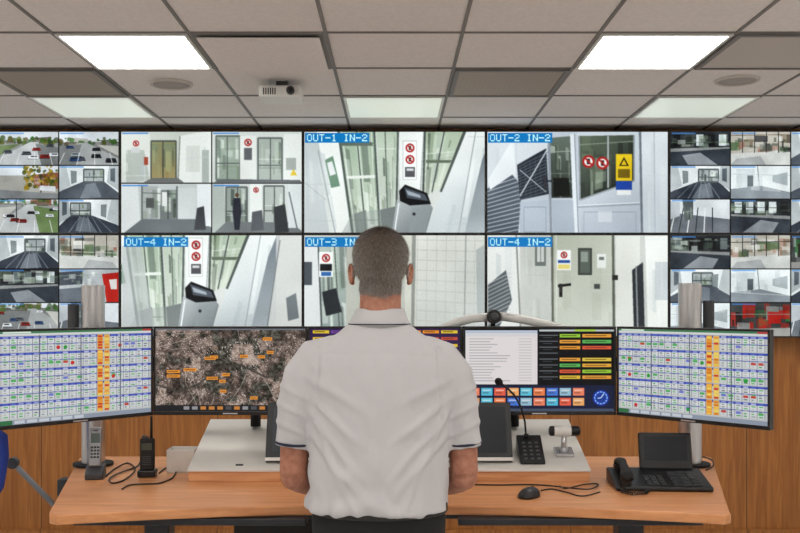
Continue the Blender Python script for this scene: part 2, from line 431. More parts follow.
def mini(c,x0,y0,x1,y1,kind,seed):
    R=random.Random(seed); w=x1-x0;h=y1-y0; oc=c.clip; c.clip=(x0,y0,x1,y1); fl=R.random()<.5
    def P(pts,col,al=1): c.poly([(x0+((1-a) if fl else a)*w,y0+b*h) for a,b in pts],col,al)
    def PN(a,b,cc,d,n,pal,al=.5,fr=None):
        c.panes(*[(x0+((1-q[0]) if fl else q[0])*w,y0+q[1]*h) for q in(a,b,cc,d)],n,pal,seed+n,al,fr,1)
    if kind=='park':
        hz=R.uniform(.12,.34); t=R.randint(-16,14)
        P([(0,0),(1,0),(1,hz+.05),(0,hz+.05)],(214,218,222)); P([(0,hz),(1,hz-.04),(1,1),(0,1)],(150+t,151+t,150+t))
        bx=R.uniform(.1,.5); P([(bx,hz-.16),(bx+.35,hz-.12),(bx+.35,hz+.04),(bx,hz+.05)],R.choice([(128,122,112),(180,178,172),(150,110,92)])); PN((0,hz-.1),(1,hz-.12),(1,hz+.05),(0,hz+.06),14,[(90,96,84),(120,116,106),(70,76,66),(170,170,168)],.7)
        for k in range(R.randint(16,60)):
            a=R.random();b=hz+R.uniform(-.14,.05); c.circ(x0+a*w,y0+b*h,.8+R.random()*2.2,(60+R.randint(0,50),84+R.randint(0,40),48+R.randint(0,24)),.65)
        u=R.uniform(.1,.5)
        P([(u,hz),(u+.14,hz),(u+.9,1),(u-.1,1)],(182+t,184+t,184+t)); P([(0,hz+.16),(u+.05,hz+.04),(u-.05,1),(0,1)],R.choice([(108,130,84),(128,130,130),(104,108,112)]),.9)
        P([(1,hz+.1),(u+.3,hz+.06),(1,.72)],R.choice([(116,134,92),(196,194,188)]),.9)
        for k in range(R.randint(3,9)):
            a=R.random()*.85;b=hz+.04+.42*R.random(); s=.04+.10*b
            cc=R.choice([(215,217,220),(48,50,56),(88,92,100),(160,165,170),(140,50,44),(60,84,120)])
            P([(a-.01,b+s*.85),(a+s*1.55,b+s*.85),(a+s*1.5,b+s*1.15),(a,b+s*1.15)],(50,52,56)); P([(a,b),(a+s*1.3,b),(a+s*1.5,b+s),(a-.02,b+s)],cc); P([(a+.01,b+.02),(a+s,b+.02),(a+s,b+s*.5),(a+.01,b+s*.5)],(48,54,60))
        for k in range(4): c.line((x0+w*(.1+.25*k),y0+.62*h),(x0+w*(.0+.3*k),y0+h),.7,(224,224,222),.8)
        if R.random()<.4: c.line((x0+.3*w,y0),(x0+.3*w,y0+.7*h),1,(60,62,64))
    elif kind=='tree':
        P([(0,0),(1,0),(1,.35),(0,.35)],(214,218,222)); P([(0,.3),(1,.3),(1,1),(0,1)],(168,166,160)); P([(0,.2),(.45,.28),(.4,.6),(0,.7)],(150,104,86)); PN((0,.2),(.45,.28),(.4,.6),(0,.7),9,[(200,196,190),(110,84,74),(170,150,140)],.6)
        for k in range(110):
            a=.42+R.random()*.55;b=.02+.68*R.random(); c.circ(x0+a*w,y0+b*h,.7+R.random()*1.6,R.choice([(120,112,40),(82,98,46),(156,130,50),(66,72,40),(190,160,70)]),.75)
        c.line((x0+.72*w,y0+.5*h),(x0+.7*w,y0+.85*h),1.2,(70,60,50)); P([(0,.84),(1,.72),(1,1),(0,1)],(134,136,138)); P([(.05,.62),(.3,.6),(.32,.74),(.05,.78)],(210,212,214))
    elif kind in('hall','hall2'):
        f=(96,102,110) if kind=='hall' else (72,78,88)
        d=R.uniform(-.12,.12)
        P([(0,0),(1,0),(1,1),(0,1)],(222,225,225)); P([(0,.78),(.35+d,.48),(.7+d,.48),(1,.82),(1,1),(0,1)],f)
        P([(.35+d,.1),(.7+d,.1),(.7+d,.49),(.35+d,.49)],(168,174,176)); PN((.36+d,.12),(.69+d,.12),(.69+d,.49),(.36+d,.49),14,GL,.7,(100,106,106))
        P([(0,0),(.12,0),(.2,.6),(0,.8)],(188,193,194)); P([(.84,0),(1,0),(1,.75),(.8,.5)],(180,185,187)); P([(.86,.1),(.94,.08),(.94,.5),(.86,.45)],(104,112,118)); P([(.2,.15),(.3,.17),(.3,.5),(.21,.56)],(140,148,150))
        P([(.4,.0),(.62,0),(.58,.07),(.43,.07)],(248,250,250)); P([(.4+d,.56),(.55+d,.52),(.72,.95),(.35,1)],(150,157,164),.6)
        if kind=='hall2':
            for k in range(5): P([(.1+.18*k,1),(.12+.18*k,1),(.4+.06*k,.5),(.39+.06*k,.5)],(150,156,164),.7)
    elif kind=='stairs':
        P([(0,0),(1,0),(1,1),(0,1)],(214,217,220)); P([(0,.6),(1,.4),(1,1),(0,1)],(120,124,130))
        for k in range(6): c.line((x0+w*(.1+.12*k),y0+.25*h),(x0+w*(.0+.14*k),y0+h),1.1,(64,68,74) if k%2 else (230,232,232),.85)
        P([(.62,0),(.8,0),(.76,.66),(.62,.58)],(100,106,108)); PN((.62,0),(.8,0),(.76,.66),(.62,.58),8,GL,.6); P([(.84,.1),(1,.05),(1,.6),(.84,.5)],(190,194,198))
    elif kind=='dark':
        P([(0,0),(1,0),(1,1),(0,1)],(150,152,152)); P([(0,0),(1,0),(1,.45),(0,.5)],(58,62,66))
        for k in range(5): P([(.05+.19*k,.08),(.17+.19*k,.08),(.17+.19*k,.42),(.05+.19*k,.42)],R.choice([(206,212,214),(120,128,128),(36,38,42)]))
        PN((0,.04),(1,.04),(1,.46),(0,.5),22,GL,.55); P([(0,.6),(1,.5),(1,1),(0,1)],(72,78,86)); P([(.2,.7),(.5,.62),(.8,1),(.3,1)],(168,172,176),.8)
    elif kind=='shop':
        P([(0,0),(1,0),(1,1),(0,1)],(190,184,174)); P([(0,.65),(1,.55),(1,1),(0,1)],(206,206,202))
        PN((0,.08),(1,.06),(1,.6),(0,.66),34,[(88,96,88),(160,112,96),(50,52,56),(228,228,222),(120,104,84),(200,196,188),(96,120,88)],.8)
        for k in range(4): c.line((x0+w*(.2+.2*k),y0),(x0+w*(.2+.2*k),y0+.62*h),.9,(70,70,72))
        P([(.1,.8),(.5,.72),(.6,1),(0,1)],(160,162,164),.7)
    elif kind=='white':
        P([(0,0),(1,0),(1,1),(0,1)],(228,232,232)); P([(0,.8),(.5,.6),(1,.7),(1,1),(0,1)],(150,156,162)); P([(.6,.1),(.9,.1),(.9,.66),(.6,.62)],(204,210,212)); P([(.05,.2),(.3,.3),(.3,.5),(.05,.6)],(178,186,188)); c.line((x0+.45*w,y0),(x0+.48*w,y0+.62*h),.9,(136,142,144)); PN((0,0),(1,0),(1,.7),(0,.8),8,WH,.5); P([(.62,.3),(.72,.3),(.72,.64),(.62,.62)],(110,118,122))
    elif kind=='red':
        P([(0,0),(1,0),(1,1),(0,1)],(184,188,190)); P([(0,.1),(.28,.15),(.2,1),(0,1)],(190,54,46)); P([(.35,.5),(1,.6),(1,1),(.3,1)],(116,122,130)); P([(.6,.05),(1,.1),(1,.5),(.6,.45)],(90,96,104)); PN((.35,.05),(1,.1),(1,.5),(.35,.5),14,GL,.6); P([(.03,.3),(.16,.32),(.13,.6),(.03,.6)],(220,214,210))
    elif kind=='redgreen':
        P([(0,0),(1,0),(1,1),(0,1)],(80,82,82)); PN((0,0),(1,0),(1,.8),(0,.8),30,[(190,56,48),(60,140,80),(222,222,218),(36,38,40),(150,150,148),(190,56,48)],.85)
        P([(0,.8),(1,.75),(1,1),(0,1)],(160,158,154))
    c.noise(x0,y0,x1,y1,8,2.2,seed+3)
    c.rect(x0+1.5,y0+1,x0+w*.42,y0+2.3,(90,150,220),.7)
    c.clip=oc
def gridlines(c,xsx,ysy,B):
    for x in xsx: c.line((x,B[1]),(x,B[3]),1.1,(8,8,10))
    for y in ysy: c.line((B[0],y),(B[2],y),1.1,(8,8,10))
def label(c,x,y,t):
    w=len(t)*6*1.02+3
    c.rect(x,y,x+w,y+9.6,(24,128,190)); c.text(x+2,y+1.3,t,1.02,1.0,(200,244,250))
def dcol3b(c):
    c.rect(300,230,490,340,(200,200,192))
    c.poly([(304,247),(318,247),(322,338),(304,338)],(216,218,216))
    c.poly([(318,238),(346,238),(352,338),(322,338)],(180,190,182),grad=((150,160,156),(330,250),(335,330)))
    c.panes((319,238),(346,238),(352,338),(322,338),20,GL,41,.6)
    c.line((318,238),(322,338),1.6,(90,96,96)); c.line((334,238),(340,338),1.2,(100,106,104)); c.line((346,238),(352,338),2,(84,90,90))
    c.rect(319,252,333,277,(238,238,234)); c.sign(326,258,4.2); c.rect(320,264,332,271,(40,42,46)); c.rect(321,272,331,276,(60,110,170))
    c.rect(304,262,312,285,(86,92,98)); c.poly([(322,292),(336,288),(342,312),(326,316)],(60,64,68))
    c.rect(346,238,410,338,(188,188,178))
    c.rect(405,232,420,340,(205,204,194)); c.rect(416,232,488,340,(216,215,207),grad=((194,196,192),(420,240),(486,330)))
    for k in range(10): c.line((416,240+k*10),(488,241+k*10.6),.6,(184,185,178))
    for k in range(8): c.line((418+k*9.5,232),(416+k*9.6,338),.6,(188,189,182))
    c.poly([(412,232),(416,232),(414,338),(411,338)],(150,152,146)); c.line((466,232),(464,338),1.2,(160,162,160)); c.poly([(476,250),(486,244),(486,320),(477,312)],(176,180,178))
def dcol4t(c):
    c.rect(485,128,672,236,(192,198,206))
    c.poly([(486,128),(515,128),(520,236),(486,236)],(212,216,220)); c.panes((486,128),(514,128),(518,236),(486,236),6,WH,50,.5)
    c.poly([(486,190),(510,172),(522,186),(518,236),(486,236)],(98,106,116))
    for k in range(13): c.line((486,188+k*4),(522,176+k*4.4),1.0,(186,192,200),.9)
    c.poly([(488,180),(512,140),(516,172),(490,190)],(228,231,233))
    c.poly([(517,165),(546,148),(549,194),(520,200)],(58,64,72))
    for k in range(12): c.line((518,167+k*3),(548,152+k*3.5),.6,(120,128,138),.9)
    for k in range(6): c.line((520+k*5,166-k*3),(521+k*5,199-k),.5,(100,108,116),.8)
    c.line((520,196),(547,150),1.1,(206,212,218)); c.line((520,170),(546,192),.8,(190,196,202))
    c.poly([(516,134),(548,134),(547,148),(517,164)],(214,218,222)); 
    c.poly([(549,138),(571,136),(573,198),(550,198)],(112,122,112),grad=((60,66,62),(560,140),(560,195)))
    c.panes((550,138),(571,137),(573,198),(550,198),18,[(190,200,188),(60,66,62),(40,44,42),(130,142,124),(90,98,90)],51,.7)
    c.line((551,152),(571,151),1,(160,166,160)); c.poly([(553,178),(569,178),(570,196),(554,196)],(34,38,36))
    c.line((549,134),(551,236),2.6,(150,156,164)); c.line((572,134),(576,236),4,(220,224,228)); c.line((574.5,134),(578.5,236),.7,(130,136,144))
    c.poly([(577,132),(640,130),(640,236),(581,236)],(202,208,214),grad=((178,184,194),(600,180),(610,234)))
    c.poly([(579,136),(634,135),(634,180),(580,200)],(104,114,100),grad=((52,58,54),(590,138),(625,185)))
    c.panes((580,136),(634,135),(634,180),(580,199),26,[(176,188,168),(60,66,62),(36,40,38),(130,142,116),(96,104,90),(70,80,70)],52,.65)
    c.line((608,136),(608,188),1.6,(176,182,182))
    c.line((579,136),(580,200),1.6,(150,156,160)); c.line((634,135),(634,181),1.6,(150,156,160)); c.line((580,200),(634,181),1.6,(160,166,170))
    c.sign(588.5,161.5,6.4); c.sign(602.5,163,6.4)
    c.rect(616,154,632,181,(232,200,48)); c.poly([(619,166),(629,166),(624,157)],(40,38,24)); c.poly([(621,165),(627,165),(624,159.5)],(232,200,48)); c.rect(618,169,630,178,(90,76,30),.7)
    c.rect(616,181,632,190,(50,88,170)); c.rect(617,190,631,195,(232,232,232))
    c.poly([(640,128),(672,128),(672,236),(642,236)],(220,224,227),grad=((196,202,208),(645,140),(668,234))); c.line((640,128),(642,236),2.4,(126,132,140)); c.line((654,128),(655,236),1,(184,189,194)); c.panes((644,128),(670,128),(670,236),(645,236),5,WH,53,.4)
    c.line((578,207),(640,204),1.8,(160,167,175)); c.line((578,205.6),(640,202.6),.7,(235,238,240)); c.circ(545,181,2.2,(44,46,52)); c.line((543,181),(552,181),1.6,(54,56,62)); c.rect(543.6,176,546.5,190,(70,72,78))
    c.poly([(520,202),(549,200),(550,236),(520,236)],(184,192,202)); c.frame(524,207,546,232,.8,(156,163,174)); c.poly([(552,200),(573,200),(575,236),(553,236)],(176,184,194)); c.frame(584,212,636,233,.8,(160,167,178)); c.rect(598,211,612,222,(224,226,228),.5)
def dcol4b(c):
    c.rect(485,232,672,340,(208,208,201),grad=((192,194,189),(490,240),(660,330)))
    c.poly([(486,232),(520,232),(520,338),(486,338)],(226,226,222)); c.panes((486,232),(519,232),(520,338),(486,338),5,WH,60,.4)
    c.poly([(488,285),(506,270),(512,300),(498,330),(488,330)],(108,113,117)); 
    for k in range(12): c.line((488,284+k*4),(510,273+k*4),.8,(194,197,196),.9)
    c.line((516,232),(521,338),1.6,(150,150,144)); c.poly([(523,236),(548,236),(549,338),(525,338)],(200,202,195)); c.panes((524,236),(548,236),(549,338),(526,338),6,[(210,212,204),(184,186,178),(220,222,216)],61,.5)
    c.rect(535,240,546,266,(124,130,126)); c.rect(537,244,544,262,(206,208,204)); c.line((540.5,244),(540.5,262),.7,(120,126,122))
    c.poly([(553,234),(612,234),(613,340),(554,340)],(184,187,172),grad=((206,208,198),(560,240),(600,335)))
    c.panes((554,236),(612,236),(613,339),(554,339),8,[(198,200,188),(180,183,168),(208,210,200)],62,.4)
    c.line((552,232),(553,340),2.4,(116,118,108)); c.line((613,232),(614,340),2.6,(106,108,98)); c.line((556,234),(557,340),.6,(222,224,214))
    c.rect(557,250,571,270,(238,238,236)); c.sign(564,255,3.4); c.rect(558,260,570,263,(60,96,160)); c.rect(558,264.5,570,269,(222,196,80),.7)
    c.rect(578,248,592,275,(78,82,78)); c.rect(580,250,590,273,(104,112,104)); c.rect(581,252,588,262,(150,158,148)); c.rect(597,254,606,268,(222,224,218)); c.rect(599,257,604,260,(120,124,120))
    c.line((558,286),(571,284.4),2.6,(44,44,44)); c.circ(560.5,286,2.4,(34,34,34)); c.rect(559,284,562.5,297,(64,64,62)); c.circ(560.7,294,1,(20,20,20))
    c.poly([(616,236),(640,236),(640,338),(616,338)],(217,217,210)); c.poly([(632,270),(643,262),(645,338),(634,338)],(62,66,70)); c.line((636,266),(638,338),1.4,(150,154,156))
    c.poly([(645,236),(672,236),(672,340),(648,340)],(228,228,223)); c.rect(655,262,668,300,(198,202,204)); c.panes((646,236),(671,236),(671,338),(648,338),5,WH,63,.4)
    c.rect(612,275,618,280,(60,60,58)); c.rect(594,284,600,289,(90,92,90))
def quad(c):
    def sub(x0,y0,fn,seed):
        c.clip=(x0,y0,x0+90.4,y0+51); fn(); c.clip=None
    def tl():
        c.rect(120,130,212,184,(200,203,195)); c.poly([(120,130),(150,134),(152,184),(120,184)],(214,216,209)); c.poly([(126,150),(144,150),(150,180),(126,184)],(182,186,180)); c.panes((122,134),(149,136),(151,183),(122,184),7,WH,70,.5)
        c.rect(151,141,176,182,(128,140,114),grad=((172,154,112),(151,141),(151,182))); c.panes((151,141),(176,141),(176,182),(151,182),14,[(196,204,190),(150,130,86),(96,104,88),(170,172,130)],71,.6); c.line((163,141),(163,182),1.2,(80,84,76)); c.frame(151,141,176,182,1.4,(90,94,86))
        c.sign(136,143.5,3.2); c.rect(131,148,140,153,(200,202,200)); c.poly([(180,136),(212,130),(212,184),(178,184)],(226,228,223)); c.rect(186,146,200,172,(210,212,206)); c.line((180,136),(178,184),1.2,(146,148,142)); c.rect(202,150,209,184,(176,182,177)); c.panes((184,138),(210,134),(210,184),(184,184),6,WH,72,.5); c.rect(144,157,148,165,(166,84,66)); c.poly([(140,184),(152,178),(178,178),(186,184)],(120,122,120))
    def tr():
        c.rect(211,130,303,184,(208,212,207)); c.rect(216,136,240,180,(156,168,156)); c.panes((216,136),(240,136),(240,180),(216,180),14,GL,73,.6,(104,110,106))
        c.rect(240,136,256,182,(222,224,219)); c.sign(248,142.5,3.8); c.rect(244,148,252,160,(104,106,110)); c.rect(258,138,282,182,(172,180,172)); c.panes((258,138),(282,138),(282,182),(258,182),14,GL,74,.6,(104,110,108))
        c.rect(284,134,303,182,(224,226,222)); c.rect(286,158,296,170,(168,172,168)); c.poly([(290,175.5),(297,175.5),(293.5,169)],(226,196,70)); c.poly([(211,184),(220,179),(300,180),(303,184)],(110,114,116))
    def bl():
        c.rect(120,182,212,236,(194,198,197)); c.poly([(120,184),(138,184),(140,220),(120,236)],(216,218,217)); c.rect(142,186,158,222,(172,176,174)); c.rect(160,190,176,220,(124,130,128)); c.panes((142,186),(176,188),(176,220),(142,222),16,GL,75,.6); c.rect(178,188,196,222,(204,208,206)); c.line((142,186),(142,222),1.2,(100,104,102)); c.line((177,186),(177,222),1.4,(96,100,100)); c.line((168,190),(168,220),1,(80,84,84))
        c.rect(162,192,167,206,(220,222,220)); c.poly([(120,236),(142,219),(196,219),(212,228),(212,236)],(116,122,125)); c.rect(146,198,154,208,(96,100,98)); c.rect(197,184,212,226,(224,226,226)); c.poly([(197,208),(204,206),(206,230),(194,230)],(78,80,84))
    def br():
        c.rect(211,182,303,236,(203,207,204)); c.poly([(211,184),(224,184),(226,224),(211,236)],(178,184,179)); c.rect(226,187,247,226,(154,162,156)); c.panes((226,187),(247,187),(247,226),(226,226),12,GL,76,.6,(96,102,98)); c.rect(250,184,262,222,(226,228,224)); c.sign(256,190,2.8); c.rect(264,186,284,226,(178,184,179)); c.panes((264,186),(284,186),(284,226),(264,226),12,GL,77,.6,(96,102,98)); c.poly([(211,236),(226,222),(290,222),(303,232),(303,236)],(120,124,125))
        c.circ(237,195,2.1,(104,80,68)); c.poly([(233.6,198),(240.4,198),(241.5,212),(239.5,230),(234.6,230),(232.6,212)],(56,58,68)); c.poly([(274,207),(285,204),(289,232),(275,233)],(66,69,72)); c.poly([(252,212),(262,210),(264,230),(251,231)],(96,100,104)); c.rect(288,184,303,228,(210,214,213)); c.line((289,192),(297,228),1.2,(100,106,108))
    sub(121,131.5,tl,1);sub(212.2,131.5,tr,2);sub(121,183.4,bl,3);sub(212.2,183.4,br,4)
kL=[[['park','park','park'],['park','tree','hall'],['white','park','hall2']],[['hall','hall2','shop'],['stairs','dark','red'],['park','park','stairs']]]
kR=[[['dark','shop','hall'],['hall2','white','hall'],['stairs','dark','hall2']],[['dark','shop','redgreen'],['hall','white','hall2'],['white','redgreen','stairs']]]
M_bez=mat('display_bezel',(12,12,14),.35)
for col in range(5):
    for row in range(2):
        x0=303.0+PW*(col-2); y0=130.5+PH*row
        cx=(x0+PW/2-VX)/SC; cz=EYE-(y0+PH/2-HY)/SC
        e=empty('video_wall_display',(cx,6.0,cz))
        W,Hh=PW/SC,PH/SC; b=.0085
        B=(x0+1.3,y0+1.3,x0+PW-1.3,y0+PH-1.3)
        c=Canvas(*B,2.2,(190,190,190))
        if col in(0,4):
            ks=(kL if col==0 else kR)[row]
            for r in range(3):
                for q in range(3):
                    xa=B[0]+q*(PW-2.6)/3; ya=B[1]+r*(PH-2.6)/3
                    mini(c,xa,ya,xa+(PW-2.6)/3,ya+(PH-2.6)/3,ks[r][q],col*57+row*23+r*3+q)
        elif col==1 and row==0: quad(c)
        elif col==1:
            c.T=(1,-214,97,1); hallway(c); c.T=(1,0,0,1)
            c.poly([(122,246),(140,240),(156,336),(122,336)],(184,188,187),.7); c.poly([(280,236),(303,236),(303,336),(266,336)],(212,212,207),.8); c.line((280,240),(266,336),1.2,(130,134,134)); c.poly([(286,298),(296,293),(299,318),(288,321)],(122,128,131))
        elif col==2 and row==0: hallway(c)
        elif col==2: dcol3b(c)
        elif col==3 and row==0: dcol4t(c)
        else: dcol4b(c)
        if col in(1,2,3): c.blur(1); c.noise(*B,6,3,col*7+row)
        if col in(0,4): gridlines(c,[B[0]+(PW-2.6)/3*k for k in(1,2)],[B[1]+(PH-2.6)/3*k for k in(1,2)],B)
        if col==1 and row==0:
            gridlines(c,[211.7],[183.2],B)
            for x,y in((122,132.5),(213,132.5),(122,184.8),(213,184.8)): c.rect(x,y,x+26,y+1.6,(60,130,210),.7)
        lb={(1,1):(124,237.2,'OUT-4 IN-2'),(2,0):(305,133,'OUT-1 IN-2'),(2,1):(305,237.2,'OUT-3 IN-2'),(3,0):(488,133,'OUT-2 IN-2'),(3,1):(488,237.2,'OUT-4 IN-2')}.get((col,row))
        if lb: label(c,*lb)
        a=np.clip(c.a/255.,0,1)
        a=np.clip((a-.5)*(1.22 if col in(0,4) else 1.2)+(.45 if col in(0,4) else .475),0,1); g_=a.mean(2,keepdims=True); a=g_+(a-g_)*.95
        c.a=a*255*np.array([.98,1.0,1.005])
        c.mesh('screen',W-2*b,Hh-2*b,M_screen_wall,e,y=0)
        g=G(); w2,h2=W/2-.0008,Hh/2-.0008
        g.box2((-w2,-.004,h2-b),(w2,.03,h2)); g.box2((-w2,-.004,-h2),(w2,.03,-h2+b)); g.box2((-w2,-.004,-h2+b),(-w2+b,.03,h2-b)); g.box2((w2-b,-.004,-h2+b),(w2,.03,h2-b))
        g.obj('bezel',M_bez,e); G().box2((-w2+.001,.004,-h2+.001),(w2-.001,.12,h2-.001)).obj('housing',M_blackm,e)
        G().box2((-.2,.12,-.2),(.2,Y1-6.0-.001,.2)).obj('wall_bracket',M_dgrey,e)
# ---------------------------------------------------------------- desk
DZ=.90
def fy(x): return 3.15-.16*(x/1.15)**2
def deskpoly(ins=0,back=4.16):
    p=[]
    for k in range(33):
        x=-1.12+ins+(2.22-2*ins)*k/32; p.append((x,fy(x)+ins))
    p+= [(1.125-ins,3.02+ins),(1.135-ins,3.06),(1.45-ins,back-.03-ins),(1.44-ins,back-ins),(-1.42+ins,back-ins),(-1.435+ins,back-.03-ins),(-1.165+ins,3.06),(-1.15+ins,3.02+ins)]
    return p
desk=empty('control_desk',(0,3.5,0))
off=(0,3.5,0)
G(off).prism(deskpoly(),DZ-.034,DZ).obj('desktop',M_desk,desk,bevel=.006,seg=3)
g=G(off)
for sx in(-.95,.95):
    g.box2((sx-.05,3.62,.03),(sx+.05,3.72,DZ-.036)); g.box2((sx-.04,3.2,0),(sx+.04,4.1,.04)); g.box2((sx-.03,3.2,DZ-.075),(sx+.03,4.1,DZ-.036))
g.box2((-.95,3.64,DZ-.1),(.95,3.70,DZ-.05))
g.box2((-1.1,3.10,DZ-.06),(-.3,3.14,DZ-.036)); g.box2((.22,3.10,DZ-.06),(1.06,3.14,DZ-.036))
g.box2((-.95,3.24,DZ-.07),(-.05,3.28,DZ-.04)); g.box2((.05,3.24,DZ-.07),(.95,3.28,DZ-.04))
g.obj('steel_frame',mat('frame_steel',(50,50,54),.4,metal=.6),desk,bevel=.004)
g=G(off); g.box2((-.62,3.5,DZ-.20),(-.3,3.9,DZ-.11)); g.box2((-.5,3.5,DZ-.11),(-.42,3.9,DZ-.036)); g.obj('cable_tray',M_blackm,desk,bevel=.004)
cy0,cy1,cz0,cz1=3.56,4.02,.947,1.089
sl=(cz1-cz0)/(cy1-cy0)
def csz(y): return cz0+(y-cy0)*sl
g=G(off); g.prismx([(cy0+.006,DZ+.0005),(cy0+.006,cz0-.008),(cy1-.01,cz1-.012),(cy1-.01,DZ+.0005)],-.81,.77); g.obj('console_body',M_edge,desk)
g=G(off); g.prismx([(cy0,cz0-.008),(cy0,cz0),(cy1,cz1),(cy1,cz1-.012)],-.815,.775); g.obj('console_top',M_cons,desk,bevel=.002)
ang=math.atan(sl); R=Matrix.Rotation(ang,3,'X')
g=G(off); g.box((-.615,3.60,csz(3.60)+.0008),(.03,.014,.001),0,R); g.obj('label_sticker',M_black,desk)
# ---------------------------------------------------------------- monitors
MW,MH=.636,.366; MZ=1.6-.0925-MH/2
def ui_outer(seed=1):
    R=random.Random(seed)
    c=Canvas(0,0,160,92,2.8,(190,193,193))
    c.rect(0,0,160,2.2,(60,120,80)); c.rect(0,2.2,160,4,(214,217,216)); c.rect(3,.4,30,1.7,(230,240,230)); c.rect(150,0,160,2.2,(180,60,60))
    cols=[2.5+7.4*k for k in range(21)]
    for b in range(5):
        y=5+b*16.4
        c.rect(0,y-.2,160,y+2.2,(52,70,170)); c.rect(0,y+7.6,160,y+8.6,(70,90,190),.85)
        for i,x in enumerate(cols):
            orange=(i in(13,14))
            if orange:
                c.rect(x,y,x+6.2,y+15.4,(226,156,50) if i==13 else (220,188,112))
                for k in range(5): c.rect(x+.7,y+1+k*3,x+5.4,y+3+k*3,R.choice([(240,186,74),(216,120,36),(200,60,44),(240,210,96),(226,150,56)]))
                continue
            c.rect(x,y+2.4,x+6.2,y+7.4,(214,217,219)); c.rect(x,y+8.8,x+6.2,y+15.2,(206,211,211))
            c.rect(x+.5,y+.3,x+5.6,y+1.7,R.choice([(170,180,224),(220,224,234),(90,110,200)]),.8)
            for k in range(5):
                yy=y+3+k*2.5
                cc=R.choice([(110,116,126),(150,156,162),(84,160,94),(180,184,186),(140,146,156),(98,180,110),(186,190,194)])
                c.rect(x+1.1,yy,x+R.uniform(3.2,5.4),yy+1.2,cc)
            if R.random()<.30: c.rect(x+.6,y+9.4,x+5.6,y+12,R.choice([(80,170,96),(190,70,60),(80,170,96),(110,120,200)]))
            if R.random()<.06: c.circ(x+3,y+12,2,R.choice([(200,44,44),(40,150,60)]))
            c.line((x+6.8,y+2),(x+6.8,y+15.4),.5,(120,126,140))
    for x in(38.0,81.0,124.4): c.rect(x-.4,4,x+.6,87,(90,96,110))
    c.rect(0,87.5,160,92,(140,150,166)); c.rect(0,87.5,12,92,(50,110,70)); 
    for k in range(6): c.rect(14+k*12,88.3,24+k*12,91.2,(196,202,210))
    return c
def ui_map():
    c=Canvas(0,0,160,92,2.8,(110,96,84)); 
    rng=np.random.default_rng(5); ny,nx=c.ny,c.nx
    n1=upnoise(ny,nx,60,rng);n2=upnoise(ny,nx,20,rng);n3=upnoise(ny,nx,7,rng);n5=upnoise(ny,nx,2.4,rng)
    v=(.55*n1+.45*n2)
    A=np.array([56,46,42.]);B=np.array([166,146,134.]);C=np.array([58,56,48.])
    a=A+(B-A)*np.clip(v*2.0-.55,0,1)[...,None]
    m=(n2<.32)[...,None]; a=np.where(m,C+20*n3[...,None],a)
    a+= (n3[...,None]-.5)*62+(n5[...,None]-.5)*70
    bl=(n5>.80)&(v>.48); a[bl]=[204,192,184]
    c.a=a
    R=random.Random(3)
    for k in range(16):
        x=R.random()*160;y=R.random()*90;an=R.random()*3.1
        pts=[(x,y)]
        for j in range(5):
            an+=R.uniform(-.5,.5); pts.append((pts[-1][0]+24*math.cos(an),pts[-1][1]+24*math.sin(an)))
        for p,q in zip(pts,pts[1:]): c.line(p,q,.8,(196,184,172),.6)
    pts=[(0,62),(24,70),(46,62),(66,44),(90,40),(118,54),(160,50)]
    for p,q in zip(pts,pts[1:]): c.line(p,q,2.6,(66,62,56),.8)
    for k in range(11):
        x=8+R.random()*138;y=8+R.random()*70;w=6+R.random()*7
        c.rect(x,y,x+w,y+3.4,(232,150,54)); c.rect(x+1,y+1.1,x+w-1,y+2.3,(110,64,20),.6)
    for x,y in((12,46),(12,51),(30,44)): c.rect(x,y,x+14,y+3.4,(232,150,54)); c.rect(x+1,y+1.1,x+12,y+2.3,(110,64,20),.6)
    c.rect(0,0,160,1.6,(110,116,124)); c.rect(0,85,160,92,(30,30,34)); 
    for k in range(14): c.rect(30+k*9,86.4,36+k*9,90,R.choice([(200,130,60),(150,150,154),(80,82,86)]))
    return c
def ui_centre():
    c=Canvas(0,0,160,92,2,(46,30,74))
    R=random.Random(8)
    for r in range(11):
        for k in range(8):
            x=3+k*19.6;y=2+r*7.6
            c.rect(x,y,x+17.5,y+3.2,R.choice([(240,150,40),(232,200,50),(120,70,170),(200,80,60),(70,60,150)]))
            c.rect(x+2,y+1.1,x+13,y+2,(50,30,20),.7)
    c.rect(0,86,160,92,(30,30,60))
    return c
